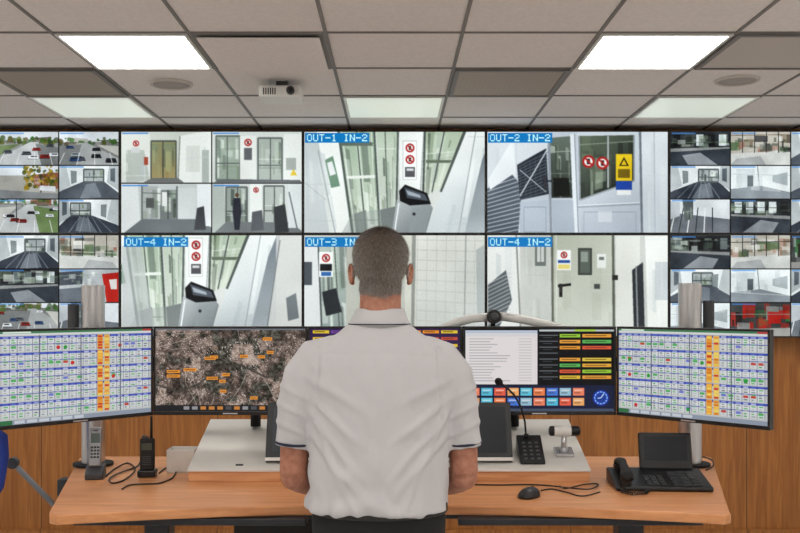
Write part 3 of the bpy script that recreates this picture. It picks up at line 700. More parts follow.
def ui_right():
    c=Canvas(0,0,160,92,2.8,(10,12,20)); R=random.Random(4)
    c.rect(1,2,78,62,(226,220,220)); c.rect(1,2,78,5.4,(186,196,212)); c.rect(2,6,77,9,(212,212,216))
    for k in range(16): c.rect(5,11+k*3.1,5+R.uniform(20,46),12+k*3.1,(140,142,150),.6); c.rect(58,11+k*3.1,72,12+k*3.1,(150,154,160),.4)
    c.rect(79,0,160,92,(8,10,16))
    c.rect(80,1,160,3.2,(190,196,200)); c.rect(118,1,140,3,(170,210,60))
    rows=[(150,200,60),(226,190,60),(232,160,60),(232,160,60),(226,196,70),(90,180,90),(228,150,50),(232,170,60),(222,90,60),(232,160,50)]
    for j in range(8):
        y=6+j*6.6
        c.rect(80,y+1,100,y+2,(160,166,170),.6)
        if j in(3,): continue
        c.rect(102,y,124,y+3.8,rows[(j*3)%10]); c.rect(126,y,157,y+3.8,rows[(j*3+2)%10])
        c.rect(104,y+1.3,120,y+2.4,(50,34,16),.55); c.rect(129,y+1.3,152,y+2.4,(50,34,16),.55); c.rect(84,y+3.6,94,y+4.4,(110,116,120),.6)
    c.rect(0,63,160,92,(22,30,60)); 
    pal=[(236,130,96),(86,186,216),(230,96,72),(236,170,104),(96,196,220),(236,128,76),(74,120,210),(150,190,210)]
    for r in range(2):
        for k in range(9):
            x=4+k*14;y=66+r*11
            c.rect(x,y,x+12,y+8.6,pal[(k+r*3)%8]); c.rect(x+1.5,y+2,x+10,y+3.4,(250,240,230),.6); c.rect(x+1.5,y+5,x+8,y+6,(40,30,30),.5)
    c.circ(146,77,9,(20,50,150)); c.circ(146,77,7.4,(60,120,220)); c.circ(146,77,5.8,(24,60,150)); c.line((146,77),(149,72.5),1,(200,220,255)); c.line((146,77),(142.5,77.4),1,(200,220,255))
    for k in range(12): an=k*math.pi/6; c.circ(146+6.6*math.cos(an),77+6.6*math.sin(an),.5,(230,240,255))
    c.rect(0,89,160,92,(70,80,100))
    return c
def monitor(cx,cy,rz,canv):
    e=empty('computer_monitor',(cx,cy,MZ),rz)
    b=.009; canv.mesh('screen',MW-2*b,MH-2*b-.006,M_screen,e,y=-.001,org=(0,0,.003))
    g=G(); w,h=MW/2,MH/2
    g.box2((-w,-.005,h-b),(w,.03,h)); g.box2((-w,-.005,-h),(w,.03,-h+b+.006)); g.box2((-w,-.005,-h+b+.006),(-w+b,.03,h-b)); g.box2((w-b,-.005,-h+b+.006),(w,.03,h-b))
    g.obj('bezel',M_black,e,bevel=.002)
    g=G(); g.box2((-w+.003,.002,-h+.003),(w-.003,.032,h-.003)); g.box2((-.2,.032,-.12),(.2,.05,.12)); g.obj('back_shell',M_black,e,bevel=.004)
    G().box2((-.05,.05,-.05),(.05,.062,.05)).obj('vesa_plate',M_dgrey,e)
    g=G(); g.box2((-.03,-.0065,-h+.004),(.03,-.0048,-h+.009)); g.obj('logo',M_silver,e)
    return e
monitor(-.676,3.74,0,ui_map()); monitor(-.038,3.74,0,ui_centre()); monitor(.600,3.74,0,ui_right())
a=math.radians(46)
lx=-.996-math.cos(a)*MW/2; ly=3.735-math.sin(a)*MW/2
monitor(lx,ly,a,ui_outer(seed=2))
rx=.921+math.cos(a)*MW/2
monitor(rx,ly,-a,ui_outer(seed=9))
e=empty('monitor_mount',(0,3.95,DZ)); off=(0,3.95,DZ)
g=G(off)
for px_,pt in((-1.306,1.682),(1.285,1.69)):
    g.cyl((px_,3.93,DZ+.012),(px_,3.93,pt),.049,n=48)
o=g.obj('posts',M_silver,e,bevel=.003)
g=G(off)
for px_ in(-1.306,1.285):
    g.cyl((px_,3.93,DZ+.0005),(px_,3.93,DZ+.012),.085,n=32)
    g.cyl((px_,3.93,1.30),(px_,3.93,1.38),.062,n=32)
g.box2((-1.25,3.905,1.31),(1.23,3.945,1.37))
for mx in(-.676,-.038,.600): g.box2((mx-.02,3.803,1.32),(mx+.02,3.905,1.36)); 
g.tube([(-1.33,3.90,1.34),(-1.30,3.72,1.335),(lx-math.sin(a)*.066,ly+math.cos(a)*.066,1.33)],.018,12); g.tube([(1.31,3.90,1.34),(1.27,3.72,1.335),(rx+math.sin(a)*.066,ly+math.cos(a)*.066,1.33)],.018,12)
g.cyl((-.60,3.925,1.07),(-.60,3.925,1.32),.022); g.cyl((.52,3.925,1.07),(.52,3.925,1.32),.022)
g.obj('arms',M_blackm,e)
g=G(off)
for sx,st in((-1.392,1.60),(1.366,1.615)):
    g.cyl((sx,3.93,1.28),(sx,3.93,st),.024,n=20)
g.box2((-1.40,3.92,1.30),(-1.33,3.94,1.36)); g.box2((1.33,3.92,1.30),(1.38,3.94,1.36))
g.obj('spring_sleeves',M_dgrey,e)
off=(.4,3.86,1.5); e=empty('desk_lamp',off)
def px(x,y,D): return ((x-VX)*D/F,D,EYE-(y-HY)*D/F)
D=3.83
left=[px(*p,D) for p in((438,331),(455,323),(472,318.5),(489,317))]; right=[px(*p,D) for p in((499,316),(520,319),(545,324),(566,330))]
G(off).tube(left,.013,12,flat=1.4).tube(right,.013,12,flat=1.4).obj('arms',M_white,e,smooth=True)
j=px(493.5,316.5,D)
g=G(off); g.cyl((j[0],D-.03,j[2]),(j[0],D+.03,j[2]),.030,n=28); g.obj('joint',M_black,e,bevel=.004)
g=G(off); g.cyl((j[0],D+.005,j[2]),(j[0],3.895,1.40),.010,n=12); g.obj('post',M_blackm,e)
g=G(off); g.ell((j[0],D-.031,j[2]),(.018,.006,.018)); g.obj('knob',M_dgrey,e,smooth=True)
# ---------------------------------------------------------------- touch panels on the console
tb=Vector((0,3.612,csz(3.612)+.008)); tt=Vector((0,3.695,1.198))
tang=math.atan2(tt.y-tb.y,tt.z-tb.z); TH=(tt-tb).length
for cxp in(-.272,.232):
    e=empty('touch_screen_terminal',(cxp,tb.y,tb.z))
    R=Matrix.Rotation(-tang,3,'X')
    c=Canvas(0,0,60,32,1,(30,32,36)); c.rect(0,0,60,32,(60,62,66),grad=((30,31,34),(0,0),(60,32)))
    c.mesh('screen',.44,TH-.055,M_screen,e,y=-.0075,tilt=R,org=tuple(R@Vector((0,0,TH/2+.006))))
    g=G(); g.box(tuple(R@Vector((0,.006,TH/2))),(.485,.024,TH),0,R); g.obj('body',M_black,e,bevel=.004)
    g=G(); g.box(tuple(R@Vector((0,-.009,.008))),(.485,.006,.014),0,R); g.obj('front_lip',M_white,e,bevel=.002)
    g=G(); g.box(tuple(R@Vector((0,.03,.07))),(.2,.03,.05),0,R); g.obj('support',M_dgrey,e)
# ---------------------------------------------------------------- small desk items
p=(-1.20,3.64,DZ); e=empty('cordless_phone',p,.15)
G().prismx([(-.045,.0005),(-.045,.022),(-.01,.05),(.03,.055),(.04,.0005)],-.036,.036).obj('cradle',M_dgrey,e,bevel=.004)
R=Matrix.Rotation(math.radians(-12),3,'X')
g=G(); g.box((0,.0,.125),(.046,.024,.155),0,R); g.obj('handset',mat('phone_silver',(150,152,156),.35,metal=.4),e,bevel=.007,seg=3)
g=G(); g.box(tuple(Vector((0,0,.125))+R@Vector((0,-.0125,.035))),(.034,.002,.038),0,R); g.obj('display',mat('phone_lcd',(40,60,50),.2),e)
g=G()
for r in range(4):
    for q in range(3): g.box(tuple(Vector((0,0,.125))+R@Vector((-.012+q*.012,-.013,-.002-r*.013))),(.009,.003,.008),0,R)
g.obj('keys',M_black,e,bevel=.0008)
g=G(); g.box(tuple(Vector((0,0,.125))+R@Vector((0,-.0125,.064))),(.018,.002,.004),0,R); g.obj('earpiece',M_blackm,e)
def walkie(p,rz,h=.155):
    e=empty('walkie_talkie',p,rz)
    G().box2((-.036,-.028,.0005),(.036,.03,.03)).obj('charger',M_black,e,bevel=.006)
    G().box2((-.028,-.016,.028),(.028,.018,h)).obj('body',M_blackm,e,bevel=.006,seg=3)
    g=G(); g.cyl((.016,0,h),(.016,0,h+.09),.006,.0045,n=12); g.obj('antenna',M_blackm,e,smooth=True)
    g=G(); g.cyl((-.014,0,h-.002),(-.014,0,h+.012),.008,n=14); g.cyl((0,0,h-.002),(0,0,h+.009),.005,n=12); g.obj('knobs',M_dgrey,e)
    g=G(); g.box2((-.020,-.0175,h-.045),(.020,-.0155,h-.018)); g.obj('display',mat('radio_lcd',(70,76,66),.3),e)
    g=G()
    for k in range(5): g.box2((-.018,-.0175,.05+k*.008),(.018,-.0155,.053+k*.008))
    g.obj('speaker_slots',M_dgrey,e)
walkie((-1.0,3.67,DZ),.05)
p=(-.885,3.80,DZ); e=empty('storage_box',p)
mp=mat('frosted_plastic',(215,212,206),.25,noise=.04)
g=G(); g.box2((-.058,-.05,.0005),(.058,.05,.006)); g.box2((-.058,-.05,.006),(.058,-.046,.095)); g.box2((-.058,.046,.006),(.058,.05,.095)); g.box2((-.058,-.046,.006),(-.054,.046,.095)); g.box2((.054,-.046,.006),(.058,.046,.095)); g.obj('tray',mp,e,bevel=.0015)
g=G(); g.box2((-.050,-.04,.007),(.050,.04,.07)); g.obj('paper_stack',mat('paper',(225,218,205),.8,noise=.1,nscale=3,stretch=(.1,.1,60)),e)
def cable(name,pts,r=.0026):
    P=[Vector(p) for p in pts]; out=[]
    for i in range(len(P)-1):
        p0=P[max(i-1,0)];p1=P[i];p2=P[i+1];p3=P[min(i+2,len(P)-1)]
        for k in range(8):
            t=k/8; out.append(.5*((2*p1)+(-p0+p2)*t+(2*p0-5*p1+4*p2-p3)*t*t+(-p0+3*p1-3*p2+p3)*t**3))
    out.append(P[-1]); c0=Vector(P[0])
    g=G(c0); g.tube(out,r,8); return g.obj(name,M_cable,None,smooth=True,loc=c0)
def dp(x,y,h=.0035):
    D=F*(EYE-DZ-h)/(y-HY); return ((x-VX)*D/F,D,DZ+h)
cable('phone_cable',[dp(106,476),dp(116,468),dp(128,463),dp(135,470,.009),dp(124,480),dp(112,483),dp(110,478,.006),dp(122,472,.006),dp(136,467),dp(140,462)],.0032)
cable('radio_cable',[dp(122,489),dp(130,485),dp(145,484),dp(160,483),dp(172,478),dp(176,472)],.0032)
cable('radio_cable',[dp(159,473),dp(164,469),dp(170,467),dp(176,465.5)],.0028)
cable('mouse_cable',[dp(541,490.5),dp(552,489),dp(566,492),dp(582,496),dp(600,492)],.0026)
cable('headset_cable',[dp(474,484.5),dp(500,485),dp(525,484.5),dp(548,485.5),dp(570,488,.012),dp(590,489,.010),dp(598,484),dp(584,484.5,.009),dp(566,488.5,.018),dp(560,486)],.0028)
cable('telephone_cable',[dp(706,470),dp(713,466),dp(712,460),dp(704,457),dp(698,458)],.0028)
p=dp(529,497,0); e=empty('computer_mouse',p,math.radians(-35))
g=G(); g.loftz([(.0006,0,0,.033,.052),(.008,0,0,.034,.053),(.018,0,.002,.031,.049),(.028,0,.005,.023,.038),(.033,0,.007,.012,.022),(.0342,0,.008,.003,.006)],n=32,e=.85); g.obj('shell',M_black,e,smooth=True)
g=G(); g.cyl((-.004,.0,0),(.004,0,0),.009,n=16); o=g.obj('scroll_wheel',M_dgrey,e); o.location=(0,.030,.0265)
g=G(); g.box2((-.0006,.02,.020),(.0006,.048,.0245)); g.obj('button_split',M_dgrey,e)
cxp=.553; yb=3.60; p=(cxp,yb,csz(yb)); off=p
e=empty('gooseneck_microphone',p)
g=G(off); g.prismx([(3.60,csz(3.60)+.001),(3.60,csz(3.60)+.014),(3.72,csz(3.72)+.064),(3.733,csz(3.733)+.060),(3.733,csz(3.733)+.001)],cxp-.05,cxp+.05); g.obj('base',M_black,e,bevel=.004)
g=G(off); s2=(csz(3.72)+.064-csz(3.60)-.014)/.12; R=Matrix.Rotation(math.atan(s2),3,'X')
for r in range(5):
    for q in range(3):
        yy=3.612+r*.018; g.box((cxp-.026+q*.026,yy,csz(3.60)+.015+(yy-3.60)*s2),(.013,.009,.004),0,R)
g.obj('buttons',mat('keypad_grey',(84,88,92),.5),e,bevel=.001)
g=G(off)
pts=[Vector((cxp-.012,3.705,csz(3.72)+.058)),Vector((cxp-.018,3.70,1.12)),Vector((cxp-.035,3.69,1.18)),Vector((cxp-.065,3.67,1.23)),Vector((cxp-.10,3.645,1.265)),Vector((cxp-.128,3.62,1.285))]
g.tube(pts,.0042,10); g.cyl(pts[0],pts[0]+Vector((0,0,.014)),.010,n=14); g.obj('gooseneck',M_black,e,smooth=True)
d=(pts[-1]-pts[-2]).normalized(); g=G(off); c0=pts[-1]; g.tube([c0-d*.008,c0,c0+d*.012,c0+d*.022,c0+d*.027],[.007,.013,.0155,.012,.004],16); g.obj('windscreen',mat('foam_black',(15,15,16),.95,bump=.4,bscale=500),e,smooth=True)
p=(.692,3.69,csz(3.69)); e=empty('joystick_controller',p); off=p; z0=p[2]
R=Matrix.Rotation(ang,3,'X')
g=G(off); g.box((p[0],3.69,z0+.0095),(.075,.07,.014),0,R); g.obj('plate',mat('chrome',(200,200,205),.25,metal=.9),e,bevel=.003)
g=G(off); g.cyl((p[0],3.69,z0+.012),(p[0],3.69,z0+.080),.011,n=16); g.ell((p[0],3.69,z0+.022),(.02,.02,.012)); g.obj('stem',M_silver,e,smooth=True)
g=G(off); g.tube([(p[0]-.060,3.69,z0+.095),(p[0]-.055,3.69,z0+.095),(p[0]-.02,3.69,z0+.095),(p[0]+.02,3.69,z0+.095),(p[0]+.06,3.69,z0+.095),(p[0]+.066,3.69,z0+.095)],[.013,.020,.021,.021,.020,.013],18); g.obj('handle',M_black,e,smooth=True)
g=G(off); g.cyl((p[0]-.040,3.69,z0+.095),(p[0]+.028,3.69,z0+.095),.0222,n=24); g.obj('grip',M_white,e)
p=(1.01,3.47,DZ); e=empty('desk_telephone',p,-.06)
prof=[(-.10,.0005),(-.10,.018),(.10,.055),(.115,.05),(.115,.0005)]
G().prismx(prof,-.175,.185).obj('base',M_black,e,bevel=.006)
s2=.037/.2; R=Matrix.Rotation(math.atan(s2),3,'X')
def tz(y): return .018+(y+.10)*s2
g=G()
for r in range(4):
    for q in range(3): y=-.075+r*.026; g.box((-.045+q*.026,y,tz(y)+.002),(.019,.016,.006),0,R)
for r in range(6):
    for q in range(3): y=-.08+r*.025; g.box((.06+q*.036,y,tz(y)+.0015),(.03,.014,.005),0,R)
g.obj('keys',M_dgrey,e,bevel=.001)
R2=Matrix.Rotation(math.radians(-14),3,'X')
g=G(); g.box((.055,.112,.118),(.205,.022,.145),0,R2); g.obj('display_housing',M_black,e,bevel=.006)
g=G(); g.box(tuple(Vector((.055,.112,.118))+R2@Vector((0,-.0115,.01))),(.165,.002,.095),0,R2); g.obj('display',mat('phone_screen',(34,38,44),.15),e)
hb=[(-.135,-.125,.052),(-.135,-.10,.064),(-.133,-.05,.078),(-.13,0,.084),(-.127,.05,.086),(-.124,.09,.082),(-.122,.112,.072)]
g=G(); g.tube(hb,[(.020,.012),(.024,.014),(.017,.012),(.016,.011),(.017,.012),(.024,.014),(.020,.012)],16)
g.ell((-.135,-.104,.052),(.026,.024,.016)); g.ell((-.123,.095,.074),(.026,.024,.016)); g.obj('handset',M_blackm,e,smooth=True)
g=G(); g.box2((-.155,-.09,.02),(-.115,-.07,.045)); g.box2((-.15,.07,.045),(-.10,.10,.068)); g.obj('handset_cradle',M_black,e,bevel=.003)
pts=[]
base=[Vector((-.14,-.128,.045)),Vector((-.165,-.15,.012)),Vector((-.13,-.185,.010)),Vector((-.08,-.165,.010)),Vector((-.06,-.12,.010))]
for i in range(150):
    t=i/149*(len(base)-1); k=min(int(t),len(base)-2); f=t-k; c0=base[k].lerp(base[k+1],f); dd=(base[k+1]-base[k]).normalized(); n1=dd.cross(Vector((0,0,1))).normalized(); n2=dd.cross(n1)
    an=i*1.1; pts.append(c0+n1*math.cos(an)*.006+n2*math.sin(an)*.006)
g=G(); g.tube(pts,.0017,6); g.obj('coiled_cord',M_cable,e,smooth=True)
# ---------------------------------------------------------------- office chair at left
p=(-1.83,3.62,0); e=empty('office_chair',p,math.radians(8))
M_blue=mat('blue_fabric',(34,56,140),.85,noise=.15,nscale=200,bump=.2,bscale=400)
g=G(); g.loftz([(.845,0,-.05,.17,.02),(.86,0,-.05,.21,.035),(.90,0,-.055,.235,.04),(1.02,0,-.06,.255,.04),(1.10,0,-.06,.250,.035),(1.125,0,-.06,.22,.02)],n=40,e=.6); o=g.obj('backrest',M_blue,e,smooth=True); o.location=(.08,-.16,0)
g=G(); g.ell((0,.08,.49),(.25,.24,.05),e=.7); g.obj('seat',M_blue,e,smooth=True)
g=G(); g.cyl((0,.05,.1),(0,.05,.45),.03); g.box2((-.12,-.05,.42),(.12,.15,.445))
g.box2((-.03,-.25,.44),(.11,-.0,.46)); g.box2((.05,-.262,.44),(.11,-.235,.95))
for k in range(5):
    an=2*math.pi*k/5+.3; g.tube([(0,.05,.12),(.3*math.cos(an),.05+.3*math.sin(an),.075)],[.028,.018],10); cx,cy=.3*math.cos(an),.05+.3*math.sin(an); g.cyl((cx-.02,cy,.031),(cx+.02,cy,.031),.03,n=16); g.cyl((cx,cy,.035),(cx,cy,.08),.01,n=8)
g.obj('base',M_black,e)
g=G()
for s in(-1,1):
    g.tube([(s*.17,.05,.43),(s*.29,.04,.45),(s*.315,-.0,.60)],.014,10); g.box2((s*.315-.03,-.14,.595),(s*.315+.03,.16,.625))
g.obj('armrests',M_black,e,bevel=.004)
def P3(x,y,D): return Vector(px(x,y,D))
off=(-1.45,3.78,.8); e=empty('articulated_arm',off)
a0=P3(13,463,3.78);b0=P3(56,507,3.78)
g=G(off); g.tube([a0,b0,(b0.x+.03,b0.y+.03,b0.z-.03)],.011,12); g.obj('rod',mat('grey_enamel',(120,124,130),.4),e,smooth=True)
g=G(off); g.cyl(a0+Vector((0,-.015,0)),a0+Vector((0,.015,0)),.024,n=24); g.box2((b0.x+.0,b0.y+.01,b0.z-.06),(b0.x+.11,b0.y+.07,DZ-.036)); g.obj('clamp_and_joint',M_dgrey,e,bevel=.003)
# ---------------------------------------------------------------- man
XC=-.048; MY=2.85
man=empty('man',(XC,MY,0)); off=(XC,MY,0)
def skinmat():
    m=bpy.data.materials.new('skin'); m.use_nodes=True; nt=m.node_tree; b=nt.nodes['Principled BSDF']
    a=nt.nodes.new('ShaderNodeAttribute'); a.attribute_name='hairmask'
    n=nt.nodes.new('ShaderNodeTexNoise'); n.inputs['Scale'].default_value=45; n.inputs['Detail'].default_value=5
    tc=nt.nodes.new('ShaderNodeTexCoord'); nt.links.new(tc.outputs['Object'],n.inputs['Vector'])
    r=nt.nodes.new('ShaderNodeValToRGB'); r.color_ramp.elements[0].position=.3; r.color_ramp.elements[1].position=.7
    r.color_ramp.elements[0].color=(*lin((158,100,78)),1); r.color_ramp.elements[1].color=(*lin((186,130,106)),1)
    nt.links.new(n.outputs[0],r.inputs[0])
    mx=nt.nodes.new('ShaderNodeMixRGB'); mx.inputs[2].default_value=(*lin((104,92,84)),1)
    nt.links.new(a.outputs['Fac'],mx.inputs[0]); nt.links.new(r.outputs[0],mx.inputs[1]); nt.links.new(mx.outputs[0],b.inputs['Base Color'])
    b.inputs['Roughness'].default_value=.6; b.inputs['Subsurface Weight'].default_value=.05; b.inputs['Subsurface Radius'].default_value=(.01,.004,.002)
    bp=nt.nodes.new('ShaderNodeBump'); bp.inputs['Strength'].default_value=.15; bp.inputs['Distance'].default_value=.004
    n2=nt.nodes.new('ShaderNodeTexNoise'); n2.inputs['Scale'].default_value=250; nt.links.new(tc.outputs['Object'],n2.inputs['Vector']); nt.links.new(n2.outputs[0],bp.inputs['Height']); nt.links.new(bp.outputs[0],b.inputs['Normal'])
    return m
M_skin=skinmat()
M_shirt=mat('polo_cotton',(197,195,198),.9,noise=.03,nscale=300,bump=.12,bscale=700)
M_navy=mat('navy_trim',(40,44,66),.85)
M_trou=mat('black_trousers',(16,16,18),.85,bump=.1,bscale=300)
g=G(off)
g.loftz([(.958,XC-.004,MY,.226,.150),(.97,XC-.004,MY,.227,.152),(1.0,XC-.003,MY,.224,.150),(1.05,XC-.001,MY,.219,.147),(1.10,XC,MY,.219,.143),(1.2,XC+.003,MY,.224,.138),(1.3,XC+.004,MY-.004,.236,.133),(1.36,XC+.003,MY-.008,.242,.130),(1.41,XC+.002,MY-.010,.236,.122),(1.45,XC+.001,MY-.010,.208,.110),(1.485,XC,MY-.008,.165,.095),(1.515,XC,MY-.004,.122,.082),(1.54,XC+.002,MY,.092,.074),(1.56,XC+.003,MY+.004,.076,.070)],n=56,e=.86)
LH=Vector((-.316,MY+.012,1.150)); RH=Vector((.220,MY+.012,1.150))
g.tube([(XC-.13,MY-.005,1.440),(XC-.192,MY,1.420),(XC-.228,MY+.002,1.37),(XC-.248,MY+.004,1.29),(XC-.260,MY+.008,1.21),tuple(LH)],[.065,.077,.074,.068,.062,.060],24)
g.tube([(XC+.13,MY-.005,1.440),(XC+.192,MY,1.415),(XC+.226,MY+.002,1.37),(XC+.244,MY+.004,1.29),(XC+.257,MY+.008,1.21),tuple(RH)],[.065,.076,.073,.067,.061,.058],24)
sh=g.obj('polo_shirt',M_shirt,man); fuse(sh,.0060,9,.5)
me=sh.data; n=len(me.vertices); co=np.zeros(n*3); me.vertices.foreach_get('co',co); co=co.reshape(-1,3); no=np.zeros(n*3); me.vertices.foreach_get('normal',no); no=no.reshape(-1,3)
x=co[:,0];z=co[:,2];y=co[:,1]
def ridge(d,w): return np.exp(-(d/w)**2)
h=np.zeros(n)
nz=np.array([mnoise.noise(Vector((p[0]*7,p[1]*7,p[2]*5))) for p in co]); nz2=np.array([mnoise.noise(Vector((p[0]*16+5,p[1]*16,p[2]*11))) for p in co])
nz3=np.array([mnoise.noise(Vector((p[0]*30+p[2]*14+5,p[1]*20,p[2]*9-p[0]*8))) for p in co])
low=np.clip((1.24-z)/.25,0,1); 
h+=low*.0085*np.sin(z*46+nz*4.0+np.abs(x)*14)*(.5+.5*nz2)*1.2
h+=low*.008*nz2+.0045*nz+.0045*nz3*(.4+low)
for s in(-1,1):
    for k,(x0,z0,sl_,w,am) in enumerate([(.20,1.30,.75,.013,.0095),(.20,1.25,1.1,.012,.0085),(.20,1.36,.45,.014,.007),(.19,1.17,1.0,.013,.0085),(.12,1.08,2.2,.012,.007)]):
        xs_=x*s; d=(z-(z0-(x0-xs_)*sl_))/math.sqrt(1+sl_*sl_)+nz*.012
        h+=am*ridge(d,w)*np.clip((xs_-.02)/.08,0,1)*np.clip((.235-xs_)/.04,0,1)*(y<0.02)
    h-=.0055*ridge(x*s-.185-.03*(1.4-z),.006)*(z>1.24)*(z<1.47)
    h+=.006*ridge(x*s-.115-.02*np.sin(z*14),.016)*np.clip((1.12-z)/.1,0,1)
    for kz in(1.33,1.27,1.21): h+=.0045*ridge(z-kz+(.27-x*s)*.5+nz*.01,.010)*(x*s>.215)
h+=.005*ridge(x+.02*nz,.02)*np.clip((1.35-z)/.1,0,1)*np.clip((z-1.0)/.1,0,1)*(y<0)
h-=.003*ridge(z-1.455+.25*x*x,.004)*(y<0)*(np.abs(x)<.17)
co=co+no*h[:,None]; me.vertices.foreach_set('co',co.ravel()); me.update()
for nm,Hc,dn,r in(('left_sleeve_trim',LH,Vector((-.006,.006,-.1)).normalized(),.0580),('right_sleeve_trim',RH,Vector((.006,.006,-.1)).normalized(),.0562)):
    g=G(off); c1=Hc-dn*.014; g.tube([c1-dn*.004,c1,c1+dn*.004],[r+.001,r+.0035,r+.001],32); g.obj(nm,M_navy,man,smooth=True)
g=G(off)
g.loftz([(1.532,XC+.002,MY-.002,.098,.084),(1.542,XC+.002,MY-.002,.0955,.083),(1.560,XC+.003,MY+.000,.086,.079),(1.578,XC+.004,MY+.004,.078,.074),(1.586,XC+.004,MY+.006,.074,.071),(1.584,XC+.004,MY+.006,.070,.067),(1.568,XC+.004,MY+.004,.070,.067)],n=48,cap=False)
co_=g.obj('collar',M_shirt,man,smooth=True); sm=co_.modifiers.new('s','SOLIDIFY'); sm.thickness=.002
g=G(off); ring=[];
for k in range(49): aa=2*math.pi*k/48; ring.append((XC+.002+.0970*math.cos(aa),MY-.002+.0845*math.sin(aa),1.537))
g.tube(ring,.0020,8,cap=False); g.obj('collar_stripe',M_navy,man,smooth=True)
def arm(side,El,Sh,Wr):
    s=side; g=G(off)
    Shv,Elv,Wrv=Vector(Sh),Vector(El),Vector(Wr)
    mid=Elv.lerp(Wrv,.35); g.tube([Shv,Shv.lerp(Elv,.5),Elv+Vector((0,-.012,.022)),Elv+Vector((0,0,0)),Elv.lerp(Wrv,.15),mid,Elv.lerp(Wrv,.7),Wrv,Wrv.lerp(Wrv+(Wrv-Elv),.08)],[.046,.046,.044,.043,.045,.045,.036,(.030,.022),(.030,.020)],20)
    g.ell(tuple(Elv+Vector((0,-.004,.004))),(.043,.043,.043))
    z=.9175; wx,wy=Wrv.x,Wrv.y
    pr=[Wrv+Vector((0,-.01,0)),Vector((wx-s*.004,wy+.035,z+.024)),Vector((wx-s*.006,wy+.07,z+.016)),Vector((wx-s*.006,wy+.097,z+.016))]
    g.tube(pr,[(.029,.019),(.036,.016),(.043,.0145),(.041,.012)],18)
    L=[.060,.074,.080,.072]; 
    for i,l in enumerate(L):
        fx=wx-s*.006+s*(.033-.022*i)
        sp=s*(.010-.006*i); b=Vector((fx,wy+.088-(.010 if i==0 else 0),z+.016))
        pts=[b,b+Vector((sp*.5,l*.42,.010)),b+Vector((sp*.9,l*.75,.002)),b+Vector((sp*1.1,l*.98,-.0085)),b+Vector((sp*1.1,l*1.03,-.0095))]
        g.tube(pts,[.0098,.0092,.0084,.0074,.004],12)
    b=Vector((wx-s*.030,wy+.028,z+.014)); g.tube([b,b+Vector((-s*.024,.026,.001)),b+Vector((-s*.036,.052,-.003)),b+Vector((-s*.040,.070,-.0055)),b+Vector((-s*.041,.076,-.006))],[.015,.0125,.0105,.0092,.005],12)
    o=g.obj('left_arm' if s<0 else 'right_arm',M_skin,man); fuse(o,.003,4,.5); return o
arm(-1,(-.318,2.878,1.050),(-.311,MY+.012,1.24),(-.222,3.135,.965))
arm(1,(.222,2.878,1.050),(.215,MY+.012,1.24),(.125,3.135,.965))
# head
hx=-.042; hy=MY+.012
g=G(off)
g.ell((hx,hy,1.745),(.082,.098,.093)); g.ell((hx,hy-.012,1.755),(.085,.090,.084)); g.ell((hx,hy-.01,1.715),(.080,.086,.07)); g.ell((hx,hy+.034,1.672),(.060,.060,.062)); g.ell((hx,hy+.01,1.70),(.072,.082,.07))
g.tube([(XC+.002,MY-.006,1.50),(XC+.004,MY-.004,1.57),(hx,hy-.012,1.63),(hx,hy-.005,1.69)],[(.070,.064),(.067,.064),(.066,.064),(.066,.066)],28)
g.ell((hx,hy+.078,1.622),(.026,.020,.018)); 
g.tube([(hx,hy+.092,1.735),(hx,hy+.108,1.705),(hx,hy+.117,1.688),(hx,hy+.100,1.678)],[.008,.011,.014,.010],12); g.ell((hx-.013,hy+.100,1.684),(.008,.010,.008));g.ell((hx+.013,hy+.100,1.684),(.008,.010,.008))
g.ell((hx,hy+.088,1.752),(.050,.014,.009)); g.ell((hx,hy+.091,1.655),(.024,.010,.006)); g.ell((hx,hy+.088,1.644),(.021,.010,.007))
for s in(-1,1):
    g.ell((hx+s*.044,hy+.072,1.700),(.022,.02,.018))
    ex=hx+s*.090; R=Matrix.Rotation(s*math.radians(-24),3,'Z')@Matrix.Rotation(math.radians(-8),3,'X')
    rr=[]
    for k in range(17):
        aa=2*math.pi*k/16; q=R@Vector((s*.004,math.cos(aa)*.015*(1.1 if math.sin(aa)>0 else .8),math.sin(aa)*.029)); rr.append((ex+q.x,hy-.004+q.y,1.694+q.z))
    g.tube(rr,.0055,8,cap=False); g.ell((ex-s*.003,hy-.002,1.694),(.004,.014,.025),0,R); g.ell((ex-s*.002,hy+.004,1.668),(.006,.009,.009))
hd=g.obj('head',M_skin,man); fuse(hd,.0032,3,.5)
me=hd.data; n=len(me.vertices); co=np.zeros(n*3); me.vertices.foreach_get('co',co); co=co.reshape(-1,3)
HX=hx-XC; HYl=hy-MY
def hairm(x,y,z):
    x=x-HX;y=y-HYl
    if abs(x)>.0875 and z<1.725: return 0
    if y<-.022: zl=1.616+.012*abs(x)/.06
    elif y<.012: zl=1.700
    elif y<.05: zl=1.745-(.02 if y<.03 else 0)
    else: zl=1.80
    if y>.062 and z<1.812: return 0
    return max(0,min(1,(z-zl)/.018))
at=me.attributes.new('hairmask','FLOAT','POINT'); at.data.foreach_set('value',np.array([hairm(*p)*.85 for p in co],dtype=np.float32))
me.calc_loop_triangles(); V=[v.co for v in me.vertices]; N=[v.normal for v in me.vertices]
tri=[t.vertices[:] for t in me.loop_triangles]; ar=np.array([t.area for t in me.loop_triangles]); cm=np.cumsum(ar); cm/=cm[-1]
rng=np.random.default_rng(2); hv=[];hf=[];hc=[]
